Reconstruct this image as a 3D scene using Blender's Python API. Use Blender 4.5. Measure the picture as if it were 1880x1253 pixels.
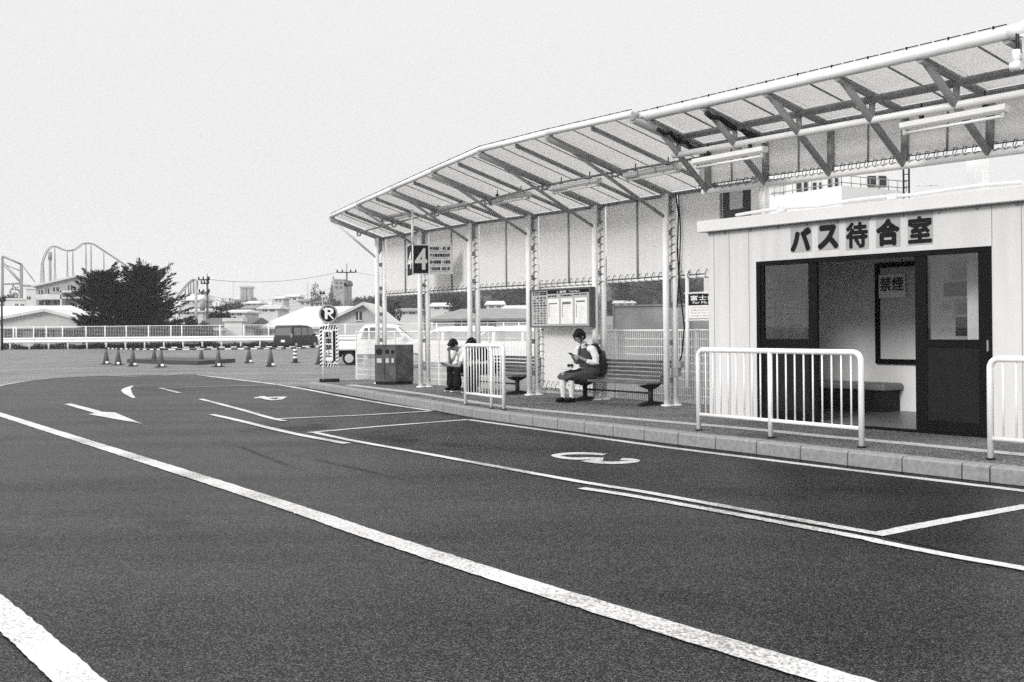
import bpy, bmesh, math, random
from mathutils import Vector, Matrix, noise
random.seed(7)
for o in list(bpy.data.objects): bpy.data.objects.remove(o)
SC = bpy.context.scene
COL = SC.collection
R = math.radians
# ------------------------------------------------------------------ camera
F = 1950.0; CX = 940.0; HY = 603.0; CAMZ = 1.40; ROLL = R(0.5)
cd = bpy.data.cameras.new('camera'); cam = bpy.data.objects.new('camera', cd); COL.objects.link(cam)
cd.sensor_width = 36.0; cd.lens = 36.0 * F / 1880.0; cd.shift_y = -(626.5 - HY) / 1880.0
cd.clip_start = 0.05; cd.clip_end = 5000
RV = Vector((math.cos(ROLL), 0, -math.sin(ROLL))); UV = Vector((math.sin(ROLL), 0, math.cos(ROLL)))
m = Matrix.Identity(4)
for i in range(3):
    m[i][0] = RV[i]; m[i][1] = UV[i]; m[i][2] = (0, -1, 0)[i]
m[2][3] = CAMZ
cam.matrix_world = m
SC.camera = cam
# ------------------------------------------------------------------ world: bright overcast sky
SUN_EL, SUN_AZ = R(25), R(222)
W = bpy.data.worlds.new('World'); SC.world = W; W.use_nodes = True
nt = W.node_tree; nt.nodes.clear()
N_ = lambda t: nt.nodes.new(t)
sky = N_('ShaderNodeTexSky'); sky.sky_type = 'NISHITA'; sky.sun_disc = False
sky.sun_elevation = SUN_EL; sky.sun_rotation = SUN_AZ; sky.dust_density = 4.0; sky.air_density = 1.0
bw = N_('ShaderNodeRGBToBW'); nt.links.new(sky.outputs[0], bw.inputs[0])
geo = N_('ShaderNodeTexCoord'); sx = N_('ShaderNodeSeparateXYZ'); nt.links.new(geo.outputs['Generated'], sx.inputs[0])
cr = N_('ShaderNodeValToRGB'); nt.links.new(sx.outputs[2], cr.inputs[0])
cr.color_ramp.elements[0].position = 0.0; cr.color_ramp.elements[0].color = (.76, .757, .754, 1)
cr.color_ramp.elements[1].position = 0.36; cr.color_ramp.elements[1].color = (.83, .828, .825, 1)
e = cr.color_ramp.elements.new(0.62); e.color = (1.7, 1.695, 1.69, 1)
e = cr.color_ramp.elements.new(1.0); e.color = (2.1, 2.09, 2.08, 1)
mul = N_('ShaderNodeVectorMath'); mul.operation = 'SCALE'; mul.inputs['Scale'].default_value = 7.3
nt.links.new(cr.outputs[0], mul.inputs[0])
mx = N_('ShaderNodeMixRGB'); mx.inputs[0].default_value = 0.94
nt.links.new(bw.outputs[0], mx.inputs[1]); nt.links.new(mul.outputs[0], mx.inputs[2])
bg = N_('ShaderNodeBackground'); bg.inputs[1].default_value = 0.10
out = N_('ShaderNodeOutputWorld'); nt.links.new(mx.outputs[0], bg.inputs[0]); nt.links.new(bg.outputs[0], out.inputs[0])
sl = bpy.data.lights.new('sun', 'SUN'); sl.energy = 1.5; sl.angle = R(16); sl.color = (1, .99, .98)
so = bpy.data.objects.new('sun', sl); COL.objects.link(so)
so.rotation_euler = (R(90) - SUN_EL, 0, R(180) - SUN_AZ + R(0))
so.location = (0, 0, 30)
SC.view_settings.view_transform = 'Standard'; SC.view_settings.look = 'None'
SC.view_settings.gamma = 1; SC.view_settings.use_curve_mapping = False
SC.view_settings.exposure = 0.58
SC.cycles.max_bounces = 8; SC.cycles.volume_bounces = 1; SC.cycles.volume_step_rate = 8
SC.cycles.use_denoising = False
# ------------------------------------------------------------------ pixel helpers (photo pixels -> places in the world)
CAM = Vector((0, 0, CAMZ))
def ray(px, py):
    return Vector((0, 1, 0)) + (px - CX) / F * RV + (HY - py) / F * UV
def at(px, py, Y):
    return CAM + ray(px, py) * Y
def gp(px, py, z=0.0):
    r = ray(px, py); return CAM + r * ((z - CAMZ) / r.z)
def onpl(px, py, P, d):            # ray hits the vertical plane through P with horizontal direction d
    n = Vector((-d[1], d[0], 0)); r = ray(px, py)
    return CAM + r * ((Vector(P) - CAM).dot(n) / r.dot(n))
# ------------------------------------------------------------------ materials
MT = {}
def mat(name, v, rough=.6, noise_amt=0.0, nscale=8.0, bump=0.0, bscale=60.0, metal=0.0, spec=.5, trans=0.0, dirt=0.0, emit=0, stretch=None, detail=6):
    if name in MT: return MT[name]
    M = bpy.data.materials.new(name); M.use_nodes = True; n = M.node_tree; L = n.links
    b = n.nodes['Principled BSDF']; col = (v, v * .997, v * .993, 1)
    if v < .05 and spec == .5: spec = .12
    b.inputs['Base Color'].default_value = col; b.inputs['Roughness'].default_value = rough
    b.inputs['Metallic'].default_value = metal; b.inputs['Specular IOR Level'].default_value = spec
    tc = n.nodes.new('ShaderNodeTexCoord'); src = tc.outputs['Object']
    if stretch:
        mp = n.nodes.new('ShaderNodeMapping'); mp.inputs['Scale'].default_value = stretch
        L.new(src, mp.inputs[0]); src = mp.outputs[0]
    if noise_amt > 0:
        t = n.nodes.new('ShaderNodeTexNoise'); t.inputs['Scale'].default_value = nscale; t.inputs['Detail'].default_value = detail
        L.new(src, t.inputs[0])
        r = n.nodes.new('ShaderNodeValToRGB'); L.new(t.outputs[0], r.inputs[0])
        lo, hi = v * (1 - noise_amt), min(.95, v * (1 + noise_amt))
        r.color_ramp.elements[0].position = .3; r.color_ramp.elements[1].position = .7
        r.color_ramp.elements[0].color = (lo, lo * .997, lo * .993, 1); r.color_ramp.elements[1].color = (hi, hi * .997, hi * .993, 1)
        L.new(r.outputs[0], b.inputs['Base Color'])
    if bump > 0:
        t2 = n.nodes.new('ShaderNodeTexNoise'); t2.inputs['Scale'].default_value = bscale; t2.inputs['Detail'].default_value = 3
        L.new(src, t2.inputs[0]); bp = n.nodes.new('ShaderNodeBump'); bp.inputs['Strength'].default_value = bump; bp.inputs['Distance'].default_value = .01
        L.new(t2.outputs[0], bp.inputs['Height']); L.new(bp.outputs[0], b.inputs['Normal'])
    if trans > 0:
        tr = n.nodes.new('ShaderNodeBsdfTranslucent'); tr.inputs[0].default_value = col
        ms = n.nodes.new('ShaderNodeMixShader'); ms.inputs[0].default_value = trans
        L.new(b.outputs[0], ms.inputs[1]); L.new(tr.outputs[0], ms.inputs[2]); L.new(ms.outputs[0], n.nodes['Material Output'].inputs[0])
    MT[name] = M; return M
def glass_mat(name, tint=.9, refl=.12):
    M = bpy.data.materials.new(name); M.use_nodes = True; n = M.node_tree; L = n.links; n.nodes.remove(n.nodes['Principled BSDF'])
    t = n.nodes.new('ShaderNodeBsdfTransparent'); t.inputs[0].default_value = (tint, tint, tint, 1)
    g = n.nodes.new('ShaderNodeBsdfGlossy'); g.inputs['Roughness'].default_value = .02; g.inputs[0].default_value = (.9, .9, .9, 1)
    lw = n.nodes.new('ShaderNodeLayerWeight'); lw.inputs[0].default_value = .12
    mr = n.nodes.new('ShaderNodeMapRange'); mr.inputs['To Min'].default_value = refl; mr.inputs['To Max'].default_value = .9
    L.new(lw.outputs['Fresnel'], mr.inputs[0])
    ms = n.nodes.new('ShaderNodeMixShader'); L.new(mr.outputs[0], ms.inputs[0]); L.new(t.outputs[0], ms.inputs[1]); L.new(g.outputs[0], ms.inputs[2])
    L.new(ms.outputs[0], n.nodes['Material Output'].inputs[0]); return M
def asphalt(name, base, stains=(), speck=.6, rough=.44):
    M = bpy.data.materials.new(name); M.use_nodes = True; n = M.node_tree; L = n.links
    b = n.nodes['Principled BSDF']; b.inputs['Roughness'].default_value = rough
    tc = n.nodes.new('ShaderNodeTexCoord')
    def nz(s, d=4, rg=.6):
        t = n.nodes.new('ShaderNodeTexNoise'); t.inputs['Scale'].default_value = s; t.inputs['Detail'].default_value = d; t.inputs['Roughness'].default_value = rg
        L.new(tc.outputs['Object'], t.inputs[0]); return t.outputs[0]
    def mr(src, a, c, lo, hi):
        q = n.nodes.new('ShaderNodeMapRange'); q.inputs[1].default_value = a; q.inputs[2].default_value = c; q.inputs[3].default_value = lo; q.inputs[4].default_value = hi
        L.new(src, q.inputs[0]); return q.outputs[0]
    def ml(a, c):
        q = n.nodes.new('ShaderNodeMath'); q.operation = 'MULTIPLY'; L.new(a, q.inputs[0]); L.new(c, q.inputs[1]); return q.outputs[0]
    val = ml(mr(nz(120, 1, .5), .36, .66, 1 - speck * 1.25, 1 + speck * 1.7), mr(nz(.55, 5, .55), .3, .7, .84, 1.16))
    val = ml(val, mr(nz(7, 6, .7), .3, .72, .86, 1.12))
    mp = n.nodes.new('ShaderNodeMapping'); mp.inputs['Rotation'].default_value = (0, 0, R(54)); mp.inputs['Scale'].default_value = (.12, 1.3, 1); L.new(tc.outputs['Object'], mp.inputs[0])
    tn = n.nodes.new('ShaderNodeTexNoise'); tn.inputs['Scale'].default_value = 1.0; tn.inputs['Detail'].default_value = 4; L.new(mp.outputs[0], tn.inputs[0])
    val = ml(val, mr(tn.outputs[0], .34, .66, .78, 1.2))
    vo = n.nodes.new('ShaderNodeTexVoronoi'); vo.inputs['Scale'].default_value = 125; L.new(tc.outputs['Object'], vo.inputs[0])
    sp = n.nodes.new('ShaderNodeSeparateColor'); L.new(vo.outputs['Color'], sp.inputs[0])
    pw = n.nodes.new('ShaderNodeMath'); pw.operation = 'POWER'; L.new(sp.outputs[0], pw.inputs[0]); pw.inputs[1].default_value = 5.0
    val = ml(val, mr(pw.outputs[0], 0.0, 1.0, .62, .62 + 9.0 * speck))
    for (c, rx, ry, ang, dk) in stains:
        mp = n.nodes.new('ShaderNodeMapping'); mp.vector_type = 'TEXTURE'
        mp.inputs['Location'].default_value = (c[0], c[1], 0); mp.inputs['Rotation'].default_value = (0, 0, ang); mp.inputs['Scale'].default_value = (rx, ry, 1)
        wn = n.nodes.new('ShaderNodeTexNoise'); wn.inputs['Scale'].default_value = 2.3; wn.inputs['Detail'].default_value = 5; L.new(tc.outputs['Object'], wn.inputs[0])
        L.new(tc.outputs['Object'], mp.inputs[0])
        ln = n.nodes.new('ShaderNodeVectorMath'); ln.operation = 'LENGTH'; L.new(mp.outputs[0], ln.inputs[0])
        ad = n.nodes.new('ShaderNodeMath'); ad.operation = 'ADD'; L.new(ln.outputs['Value'], ad.inputs[0]); L.new(mr(wn.outputs[0], .3, .7, -.5, .5), ad.inputs[1])
        val = ml(val, mr(ad.outputs[0], .25, 1.1, dk, 1.0))
    sc = n.nodes.new('ShaderNodeVectorMath'); sc.operation = 'SCALE'; sc.inputs[0].default_value = (base, base * .997, base * .993)
    L.new(val, sc.inputs['Scale']); L.new(sc.outputs[0], b.inputs['Base Color'])
    bp = n.nodes.new('ShaderNodeBump'); bp.inputs['Strength'].default_value = .35; bp.inputs['Distance'].default_value = .006
    L.new(nz(70, 3, .7), bp.inputs['Height']); L.new(bp.outputs[0], b.inputs['Normal'])
    L.new(mr(val, .2, 2.4, .01, .30), b.inputs['Specular IOR Level'])
    return M
def paint_mat(name, base, wear):
    M = bpy.data.materials.new(name); M.use_nodes = True; n = M.node_tree; L = n.links
    b = n.nodes['Principled BSDF']; b.inputs['Roughness'].default_value = .6
    tc = n.nodes.new('ShaderNodeTexCoord')
    t = n.nodes.new('ShaderNodeTexNoise'); t.inputs['Scale'].default_value = 55; t.inputs['Detail'].default_value = 5; t.inputs['Roughness'].default_value = .75; L.new(tc.outputs['Object'], t.inputs[0])
    t2 = n.nodes.new('ShaderNodeTexNoise'); t2.inputs['Scale'].default_value = .8; t2.inputs['Detail'].default_value = 3; L.new(tc.outputs['Object'], t2.inputs[0])
    a = n.nodes.new('ShaderNodeMath'); a.operation = 'MULTIPLY_ADD'; L.new(t2.outputs[0], a.inputs[0]); a.inputs[1].default_value = .5; L.new(t.outputs[0], a.inputs[2])
    r = n.nodes.new('ShaderNodeValToRGB'); L.new(a.outputs[0], r.inputs[0])
    r.color_ramp.elements[0].position = wear; r.color_ramp.elements[1].position = wear + .14
    r.color_ramp.elements[0].color = (.16, .158, .155, 1); r.color_ramp.elements[1].color = (base, base * .99, base * .98, 1)
    L.new(r.outputs[0], b.inputs['Base Color']); return M
STEEL = mat('white_painted_steel', .82, .38, .06, 6, .15, 30)
STEELD = mat('grey_painted_steel', .28, .45, .15, 7)  # white shelter steel darkened in its colour for shade under the roofs
ROOFM = mat('translucent_sheet', .84, .55, .06, 3, 0, trans=.60)
TARP = mat('white_tarpaulin', .86, .55, .02, 3, .3, 5, trans=.42)
ROPE = mat('black_rope', .02, .8)
DARK = mat('dark_metal', .025, .5)
BLACK = mat('black_paint', .012, .55)
WHITE = mat('white_paint', .80, .5, .04, 12)
LGREY = mat('light_grey_panel', .50, .55, .06, 8)
MGREY = mat('mid_grey_panel', .28, .6, .12, 6)
WALLW = mat('white_wall_panel', .62, .5, .07, 1.6, 0, stretch=(5, 5, .35))
CONC = mat('kerb_concrete', .24, .9, .2, 22, .4, 90)
CONCL = mat('light_concrete_band', .40, .85, .25, 12, .4, 90)
WOODB = mat('worn_bench_wood', .10, .6, .7, 3, .4, 12, stretch=(1, 14, 14))
GALV = mat('galvanised_steel', .58, .4, .1, 10)
ALU = mat('brushed_aluminium', .5, .35, .1, 5, metal=.8)
STAIN = mat('stainless_steel', .13, .24, .5, 3, .25, 3, metal=.9)
RUB = mat('black_rubber', .02, .8)
SKIN = mat('skin', .30, .55)
HAIR = mat('black_hair', .008, .45, .4, 60)
SHIRT = mat('white_shirt', .72, .8, .05, 9)
VEST = mat('dark_knit_vest', .055, .9, .2, 60)
SKIRT = mat('charcoal_skirt', .05, .9, .3, 14)
TROUS = mat('black_trousers', .012, .85)
SOCK = mat('white_sock', .72, .9)
BAGM = mat('dark_nylon', .03, .6, .5, 9)
SHOE = mat('black_leather', .01, .35)
GLASS = glass_mat('window_glass', .9, .05)
GLASSD = glass_mat('dark_glass', .25, .12)
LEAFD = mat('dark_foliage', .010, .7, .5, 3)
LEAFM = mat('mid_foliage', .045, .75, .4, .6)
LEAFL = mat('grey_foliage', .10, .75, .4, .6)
BARK = mat('bark', .06, .9)
# ------------------------------------------------------------------ object helpers
def tag(o, label=None, cat=None, group=None, kind=None):
    if label: o['label'] = label
    if cat: o['category'] = cat
    if group: o['group'] = group
    if kind: o['kind'] = kind
    return o
def thing(name, label, cat, loc=(0, 0, 0), rotz=0.0, group=None):
    o = bpy.data.objects.new(name, None); COL.objects.link(o); o.empty_display_size = .2
    o.location = loc; o.rotation_euler = (0, 0, rotz); return tag(o, label, cat, group)
def lm(o):
    """matrix of a (possibly nested) object from loc/rotz"""
    mm = Matrix.Translation(o.location) @ Matrix.Rotation(o.rotation_euler[2], 4, 'Z')
    return (lm(o.parent) @ mm) if o.parent else mm
class MB:
    def __init__(s): s.v = []; s.f = []; s.sm = []
    def add(s, vs, fs, smooth=False):
        k = len(s.v); s.v += [Vector(p) for p in vs]; s.f += [tuple(k + i for i in f) for f in fs]; s.sm += [smooth] * len(fs); return s
    def box(s, c, d, X=None, Z=None):
        X = Vector(X).normalized() if X is not None else Vector((1, 0, 0)); Z = Vector(Z).normalized() if Z is not None else Vector((0, 0, 1))
        Y = Z.cross(X).normalized(); Z = X.cross(Y).normalized(); c = Vector(c); vs = []
        for k in (-1, 1):
            for j in (-1, 1):
                for i in (-1, 1): vs.append(c + X * d[0] / 2 * i + Y * d[1] / 2 * j + Z * d[2] / 2 * k)
        return s.add(vs, [(0, 2, 3, 1), (4, 5, 7, 6), (0, 1, 5, 4), (2, 6, 7, 3), (0, 4, 6, 2), (1, 3, 7, 5)])
    def b2(s, a, b):
        a = Vector(a); b = Vector(b); return s.box((a + b) / 2, [abs(b[i] - a[i]) for i in range(3)])
    def tube(s, p, q, r, n=8, r2=None, cap=True):
        return s.limb([p, q], [r, r if r2 is None else r2], n, cap, False)
    def limb(s, pts, rs, n=10, cap=True, rnd=True):
        pts = [Vector(p) for p in pts]; L = len(pts); rings = []; up = None
        P = list(pts); Rr = list(rs)
        if rnd:
            d0 = (pts[0] - pts[1]).normalized(); d1 = (pts[-1] - pts[-2]).normalized()
            P = [pts[0] + d0 * rs[0] * .85, pts[0] + d0 * rs[0] * .5] + P + [pts[-1] + d1 * rs[-1] * .5, pts[-1] + d1 * rs[-1] * .85]
            Rr = [rs[0] * .45, rs[0] * .86] + Rr + [rs[-1] * .86, rs[-1] * .45]
        prev = None; vs = []
        for i, p in enumerate(P):
            t = (P[min(i + 1, len(P) - 1)] - P[max(i - 1, 0)]).normalized()
            if prev is None: a = t.orthogonal().normalized()
            else: a = (prev - t * prev.dot(t)); a = a.normalized() if a.length > 1e-6 else t.orthogonal().normalized()
            prev = a; b = t.cross(a)
            for k in range(n):
                an = 2 * math.pi * k / n; vs.append(p + (a * math.cos(an) + b * math.sin(an)) * Rr[i])
        fs = []
        for i in range(len(P) - 1):
            for k in range(n):
                k2 = (k + 1) % n; fs.append((i * n + k, i * n + k2, (i + 1) * n + k2, (i + 1) * n + k))
        s.add(vs, fs, True)
        if cap:
            k = len(s.v) - len(vs); s.f.append(tuple(k + j for j in reversed(range(n)))); s.sm.append(False)
            s.f.append(tuple(k + (len(P) - 1) * n + j for j in range(n))); s.sm.append(False)
        return s
    def ell(s, c, r, n=14, mm=10, M=None):
        vs = []; fs = []
        for j in range(mm + 1):
            th = math.pi * j / mm
            for k in range(n):
                ph = 2 * math.pi * k / n; v = Vector((r[0] * math.sin(th) * math.cos(ph), r[1] * math.sin(th) * math.sin(ph), r[2] * math.cos(th)))
                if M is not None: v = M @ v
                vs.append(Vector(c) + v)
        for j in range(mm):
            for k in range(n): fs.append((j * n + k, (j + 1) * n + k, (j + 1) * n + (k + 1) % n, j * n + (k + 1) % n))
        return s.add(vs, fs, True)
    def loft(s, rings, cap=True, smooth=True):
        n = len(rings[0]); vs = [p for r in rings for p in r]; fs = []
        for i in range(len(rings) - 1):
            for k in range(n): fs.append((i * n + k, i * n + (k + 1) % n, (i + 1) * n + (k + 1) % n, (i + 1) * n + k))
        s.add(vs, fs, smooth)
        if cap:
            k = len(s.v) - len(vs); s.f.append(tuple(k + j for j in reversed(range(n)))); s.sm.append(False)
            s.f.append(tuple(k + (len(rings) - 1) * n + j for j in range(n))); s.sm.append(False)
        return s
    def prism(s, poly, off):
        a = [Vector(p) for p in poly]; off = Vector(off); n = len(a)
        return s.add(a + [p + off for p in a], [tuple(reversed(range(n))), tuple(range(n, 2 * n))] + [(i, (i + 1) % n, n + (i + 1) % n, n + i) for i in range(n)])
    def quad(s, a, b, c, d): return s.add([a, b, c, d], [(0, 1, 2, 3)])
    def build(s, name, M, parent=None, world=False, bevel=0, remesh=0, smoothit=0):
        if not s.v: return None
        vs = s.v
        if parent is not None and world:
            inv = lm(parent).inverted(); vs = [inv @ v for v in vs]
        o0 = Vector((0, 0, 0))
        me = bpy.data.meshes.new(name)
        loc = Vector((0, 0, 0))
        if parent is None:
            c = sum(vs, Vector()) / len(vs); loc = Vector((c.x, c.y, min(v.z for v in vs))); vs = [v - loc for v in vs]
        me.from_pydata(vs, [], s.f); me.polygons.foreach_set('use_smooth', s.sm); me.update()
        bm = bmesh.new(); bm.from_mesh(me); bmesh.ops.recalc_face_normals(bm, faces=bm.faces); bm.to_mesh(me); bm.free()
        if M is not None: me.materials.append(M)
        o = bpy.data.objects.new(name, me); COL.objects.link(o)
        if parent is not None: o.parent = parent
        else: o.location = loc
        if remesh:
            rm = o.modifiers.new('r', 'REMESH'); rm.mode = 'VOXEL'; rm.voxel_size = remesh; rm.use_smooth_shade = True
            if smoothit:
                q = o.modifiers.new('s', 'SMOOTH'); q.iterations = smoothit; q.factor = .5
            dg = bpy.context.evaluated_depsgraph_get(); nm = bpy.data.meshes.new_from_object(o.evaluated_get(dg)); o.modifiers.clear(); nm.name = name
            nm.materials.clear(); nm.materials.append(M); o.data = nm
            nm.polygons.foreach_set('use_smooth', [True] * len(nm.polygons))
        if bevel:
            q = o.modifiers.new('b', 'BEVEL'); q.width = bevel; q.segments = 2; q.limit_method = 'ANGLE'
        return o
def copytree(o, parent=None):
    c = o.copy(); COL.objects.link(c); c.parent = parent
    for ch in [x for x in o.children]: copytree(ch, c)
    return c
def struct(mb, name, M, **k):
    o = tag(mb.build(name, M, **k), kind='structure')
    o.data.transform(Matrix.Translation(o.location)); o.location = (0, 0, 0); return o
_tc = {}
def text_verts(s, bold=0.0, res=3):
    key = (s, bold)
    if key not in _tc:
        cu = bpy.data.curves.new('t', 'FONT'); cu.body = s; cu.size = 1.0; cu.offset = bold; cu.resolution_u = res; cu.extrude = 0
        ob = bpy.data.objects.new('t', cu); COL.objects.link(ob); bpy.context.view_layer.update()
        dg = bpy.context.evaluated_depsgraph_get(); me = bpy.data.meshes.new_from_object(ob.evaluated_get(dg))
        vs = [v.co.copy() for v in me.vertices]; fs = [tuple(p.vertices) for p in me.polygons]
        bpy.data.objects.remove(ob); bpy.data.curves.remove(cu); bpy.data.meshes.remove(me); _tc[key] = (vs, fs)
    return _tc[key]
def text(mb, s, o, X, Z, w, h, bold=0.0, keep=False, align=0.0):
    """fit the words into a box w x h whose lower left corner is o; X along, Z up"""
    bb = bold; vs, fs = text_verts(s, 0.0)
    if not vs: return mb
    x0 = min(v.x for v in vs); x1 = max(v.x for v in vs); y0 = min(v.y for v in vs); y1 = max(v.y for v in vs)
    a = w / max(1e-6, x1 - x0); b = h / max(1e-6, y1 - y0); ox = 0
    if keep:
        a2 = min(a, b); ox = (w - a2 * (x1 - x0)) * align; a = b = a2
    X = Vector(X).normalized(); Z = Vector(Z).normalized(); o = Vector(o)
    if bb:
        e_ = bb * .9 * min(w / max(1, len(s)) if w > h else h, h); nn = Z.cross(X).normalized() * -1
        for k in range(8):
            an = 2 * math.pi * k / 8; text(mb, s, o + X * e_ * math.cos(an) + Z * e_ * math.sin(an) + X.cross(Z) * (.0003 * (k + 1)), X, Z, w, h)
    return mb.add([o + X * ((v.x - x0) * a + ox) + Z * (v.y - y0) * b for v in vs], fs)
# ================================================================== GROUND
g = MB(); g.quad((-900, -60, 0), (900, -60, 0), (900, 1500, 0), (-900, 1500, 0))
st = [(gp(712, 806), 1.3, .55, R(-54), .35), (gp(545, 786), 1.2, .7, R(-40), .3), (gp(345, 717), 2.2, .8, R(-30), .6), (gp(800, 752), .9, .4, R(-50), .6),
      (gp(480, 836), 1.8, .05, R(-62), .35), (gp(640, 858), 1.9, .06, R(-55), .4), (gp(300, 960), .5, .2, R(-50), .7), (gp(1250, 1100), .6, .25, R(-40), .7), (gp(860, 790), .9, .4, R(-50), .72), (gp(1000, 900), .8, .5, R(-40), .85), (gp(455, 748), 1.0, .4, R(-50), .7), (gp(170, 699), 5, .3, R(8), .75)]
ASPH = asphalt('asphalt', .0105, st)
G_ = g.build('ground', ASPH); G_.location = (0, 0, 0)
G_.data.clear_geometry(); G_.data.from_pydata([(-900, -60, 0), (900, -60, 0), (900, 1500, 0), (-900, 1500, 0)], [], [(0, 1, 2, 3)]); tag(G_, kind='structure')
# darker relaid asphalt in the bus bays
kerb_px = [(566.8, 713.5), (620, 722.5), (696, 736.5), (791.5, 753.5), (859.6, 766), (917.5, 775), (1006, 787), (1104.7, 799.6), (1200, 811.9), (1240, 817), (1424, 839.3), (1587, 860), (1678, 870.3), (1776, 882), (1880, 894)]
KB = [gp(*p) for p in kerb_px]
dd = (KB[-1] - KB[-4]).normalized(); KB.append(KB[-1] + dd * 7)
BAY = asphalt('newer_asphalt', .0065, [(gp(712, 806), 1.3, .55, R(-54), .35), (gp(1000, 800), .9, .25, R(-50), .6), (gp(900, 822), .7, .3, R(-50), .6), (gp(1350, 905), .6, .3, R(-40), .65), (gp(1560, 900), .5, .2, R(-40), .7)], speck=.5)
bay_in = [gp(*p) for p in [(560, 792), (641.7, 809), (764, 831), (900, 856), (1070.6, 886.8), (1200, 908), (1540, 970), (1612, 983), (1880, 1046)]]
bay_in.append(bay_in[-1] + dd * 7)
b = MB(); K2 = [p for p in KB[4:]]
ring = [Vector((p.x, p.y, .004)) for p in K2] + [Vector((p.x, p.y, .004)) for p in reversed(bay_in)]
b.add(ring, [tuple(range(len(ring)))])
struct(b, 'road', BAY)
lot = [gp(*p) for p in [(-500, 745), (-200, 722), (0, 708), (48, 699.6), (95.8, 694.3), (167, 690.7), (251, 690), (360, 688), (382, 690.5), (494, 704), (566, 712.5)]]
b = MB(); ring = [Vector((p.x, p.y, .004)) for p in lot] + [Vector((-2, 23, .004)), Vector((14, 8, .004)), Vector((90, 8, .004)), Vector((90, 89, .004)), Vector((-120, 89, .004))]
b.add(ring, [tuple(range(len(ring)))]); struct(b, 'car_park', asphalt('worn_asphalt', .13, [], speck=.3, rough=.5))  # older lot asphalt, base paler also to stand in for grazing sky reflection
# ---- painted markings
PW = paint_mat('road_paint', .56, .62); PWF = paint_mat('worn_road_paint', .46, .70); PWS = paint_mat('faint_road_paint', .5, .78)
def strip(mb, pts, w, z=.008, wf=None):
    pts = [Vector((p[0], p[1], z)) for p in pts]; Lf = []; Rt = []
    if wf is None:
        q = []
        for i in range(len(pts) - 1):
            d = (pts[i + 1] - pts[i]).length; k = max(1, min(60, int(d / (.05 if pts[i].length < 9 else .12))))
            q += [pts[i].lerp(pts[i + 1], j / k) for j in range(k)]
        pts = q + [pts[-1]]
    for i, p in enumerate(pts):
        d = (pts[min(i + 1, len(pts) - 1)] - pts[max(i - 1, 0)]); d.normalize(); n = Vector((-d.y, d.x, 0)); ww = w if wf is None else wf[i]
        j1, j2 = random.gauss(0, .003), random.gauss(0, .003); Lf.append(p + n * (ww / 2 + j1)); Rt.append(p - n * (ww / 2 + j2))
    n = len(pts); mb.add(Lf + Rt, [(i, i + 1, n + i + 1, n + i) for i in range(n - 1)])
def smooth_pts(pts, k=6):
    P = [Vector((p[0], p[1], 0)) for p in pts]; o = []
    for i in range(len(P) - 1):
        a = P[max(i - 1, 0)]; b_ = P[i]; c = P[i + 1]; d = P[min(i + 2, len(P) - 1)]
        for j in range(k):
            t = j / k; o.append(.5 * ((2 * b_) + (c - a) * t + (2 * a - 5 * b_ + 4 * c - d) * t * t + (3 * b_ - a - 3 * c + d) * t ** 3))
    o.append(P[-1]); return o
pm = MB()
_lz = [.0066]
def L_(px, w, mb=None, sm=True, z=None):
    _lz[0] += .00022; z = _lz[0]
    pts = [gp(*p) for p in px]; strip(mb or pm, smooth_pts(pts) if sm and len(pts) > 2 else pts, w, z)
L_([(-160, 712), (0, 762), (434, 900), (690, 986), (1000, 1086), (1540, 1250), (1800, 1330)], .18)
L_([(-120, 1030), (0, 1124), (145, 1253), (300, 1390)], .17)
pm_k = MB()
L_([(859, 771.5), (1000, 791), (1200, 819.3), (1400, 844.5), (1587, 867.5), (1880, 903), (2100, 931)], .12)
L_([(382, 691.5), (494.7, 705), (560, 715.5), (620, 727), (700, 741), (791, 755)], .13)
L_([(1067, 897.6), (1200, 918.7), (1540, 981), (1621, 998), (1729, 1019), (1880, 1046), (2100, 1086)], .10)
L_([(575, 794.5), (641.7, 809), (764, 831), (900, 856), (1070.6, 886.8), (1200, 908), (1540, 969.5), (1612, 982)], .10)
L_([(1606, 984), (1740, 957.5), (1880, 932), (2050, 902)], .12, sm=False)
L_([(388, 761.8), (440, 773.5), (494.7, 787), (560, 801.5), (637, 815.5)], .12)
L_([(368, 733.5), (435, 751), (494.7, 768), (522, 774)], .11)
L_([(500, 770.5), (660, 763.5), (791, 756)], .11, sm=False)
L_([(566, 795.5), (710, 783), (860, 771.5)], .11, sm=False)
# arrow, digits
def poly(px, mb=None, z=.008):
    pts = [gp(*p) for p in px]; (mb or pm).add([Vector((p.x, p.y, z)) for p in pts], [tuple(range(len(pts)))])
poly([(1082, 843.6), (1102, 843.8), (1108, 848.6), (1090, 849.6)], z=.0105)
poly([(118, 743), (131, 742), (178, 754), (187, 757), (177, 760), (172, 759)])
poly([(162, 761.5), (177, 759.6), (187, 757.2), (211, 758.5), (262, 779.5)])
d3a = smooth_pts([gp(*p) for p in [(1111, 836.2), (1095, 834.8), (1078, 834.0), (1060, 833.8), (1040, 834.6), (1026, 836.3), (1020, 838), (1030, 841), (1046, 843.0), (1064, 843.6), (1085, 843.2), (1108, 843.6)]], 5)
d3b = smooth_pts([gp(*p) for p in [(1075, 847.3), (1086, 849.3), (1103, 851.0), (1124, 851.6), (1148, 850.6), (1163, 848.4), (1160, 845.9), (1140, 844.9)]], 5)
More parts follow.
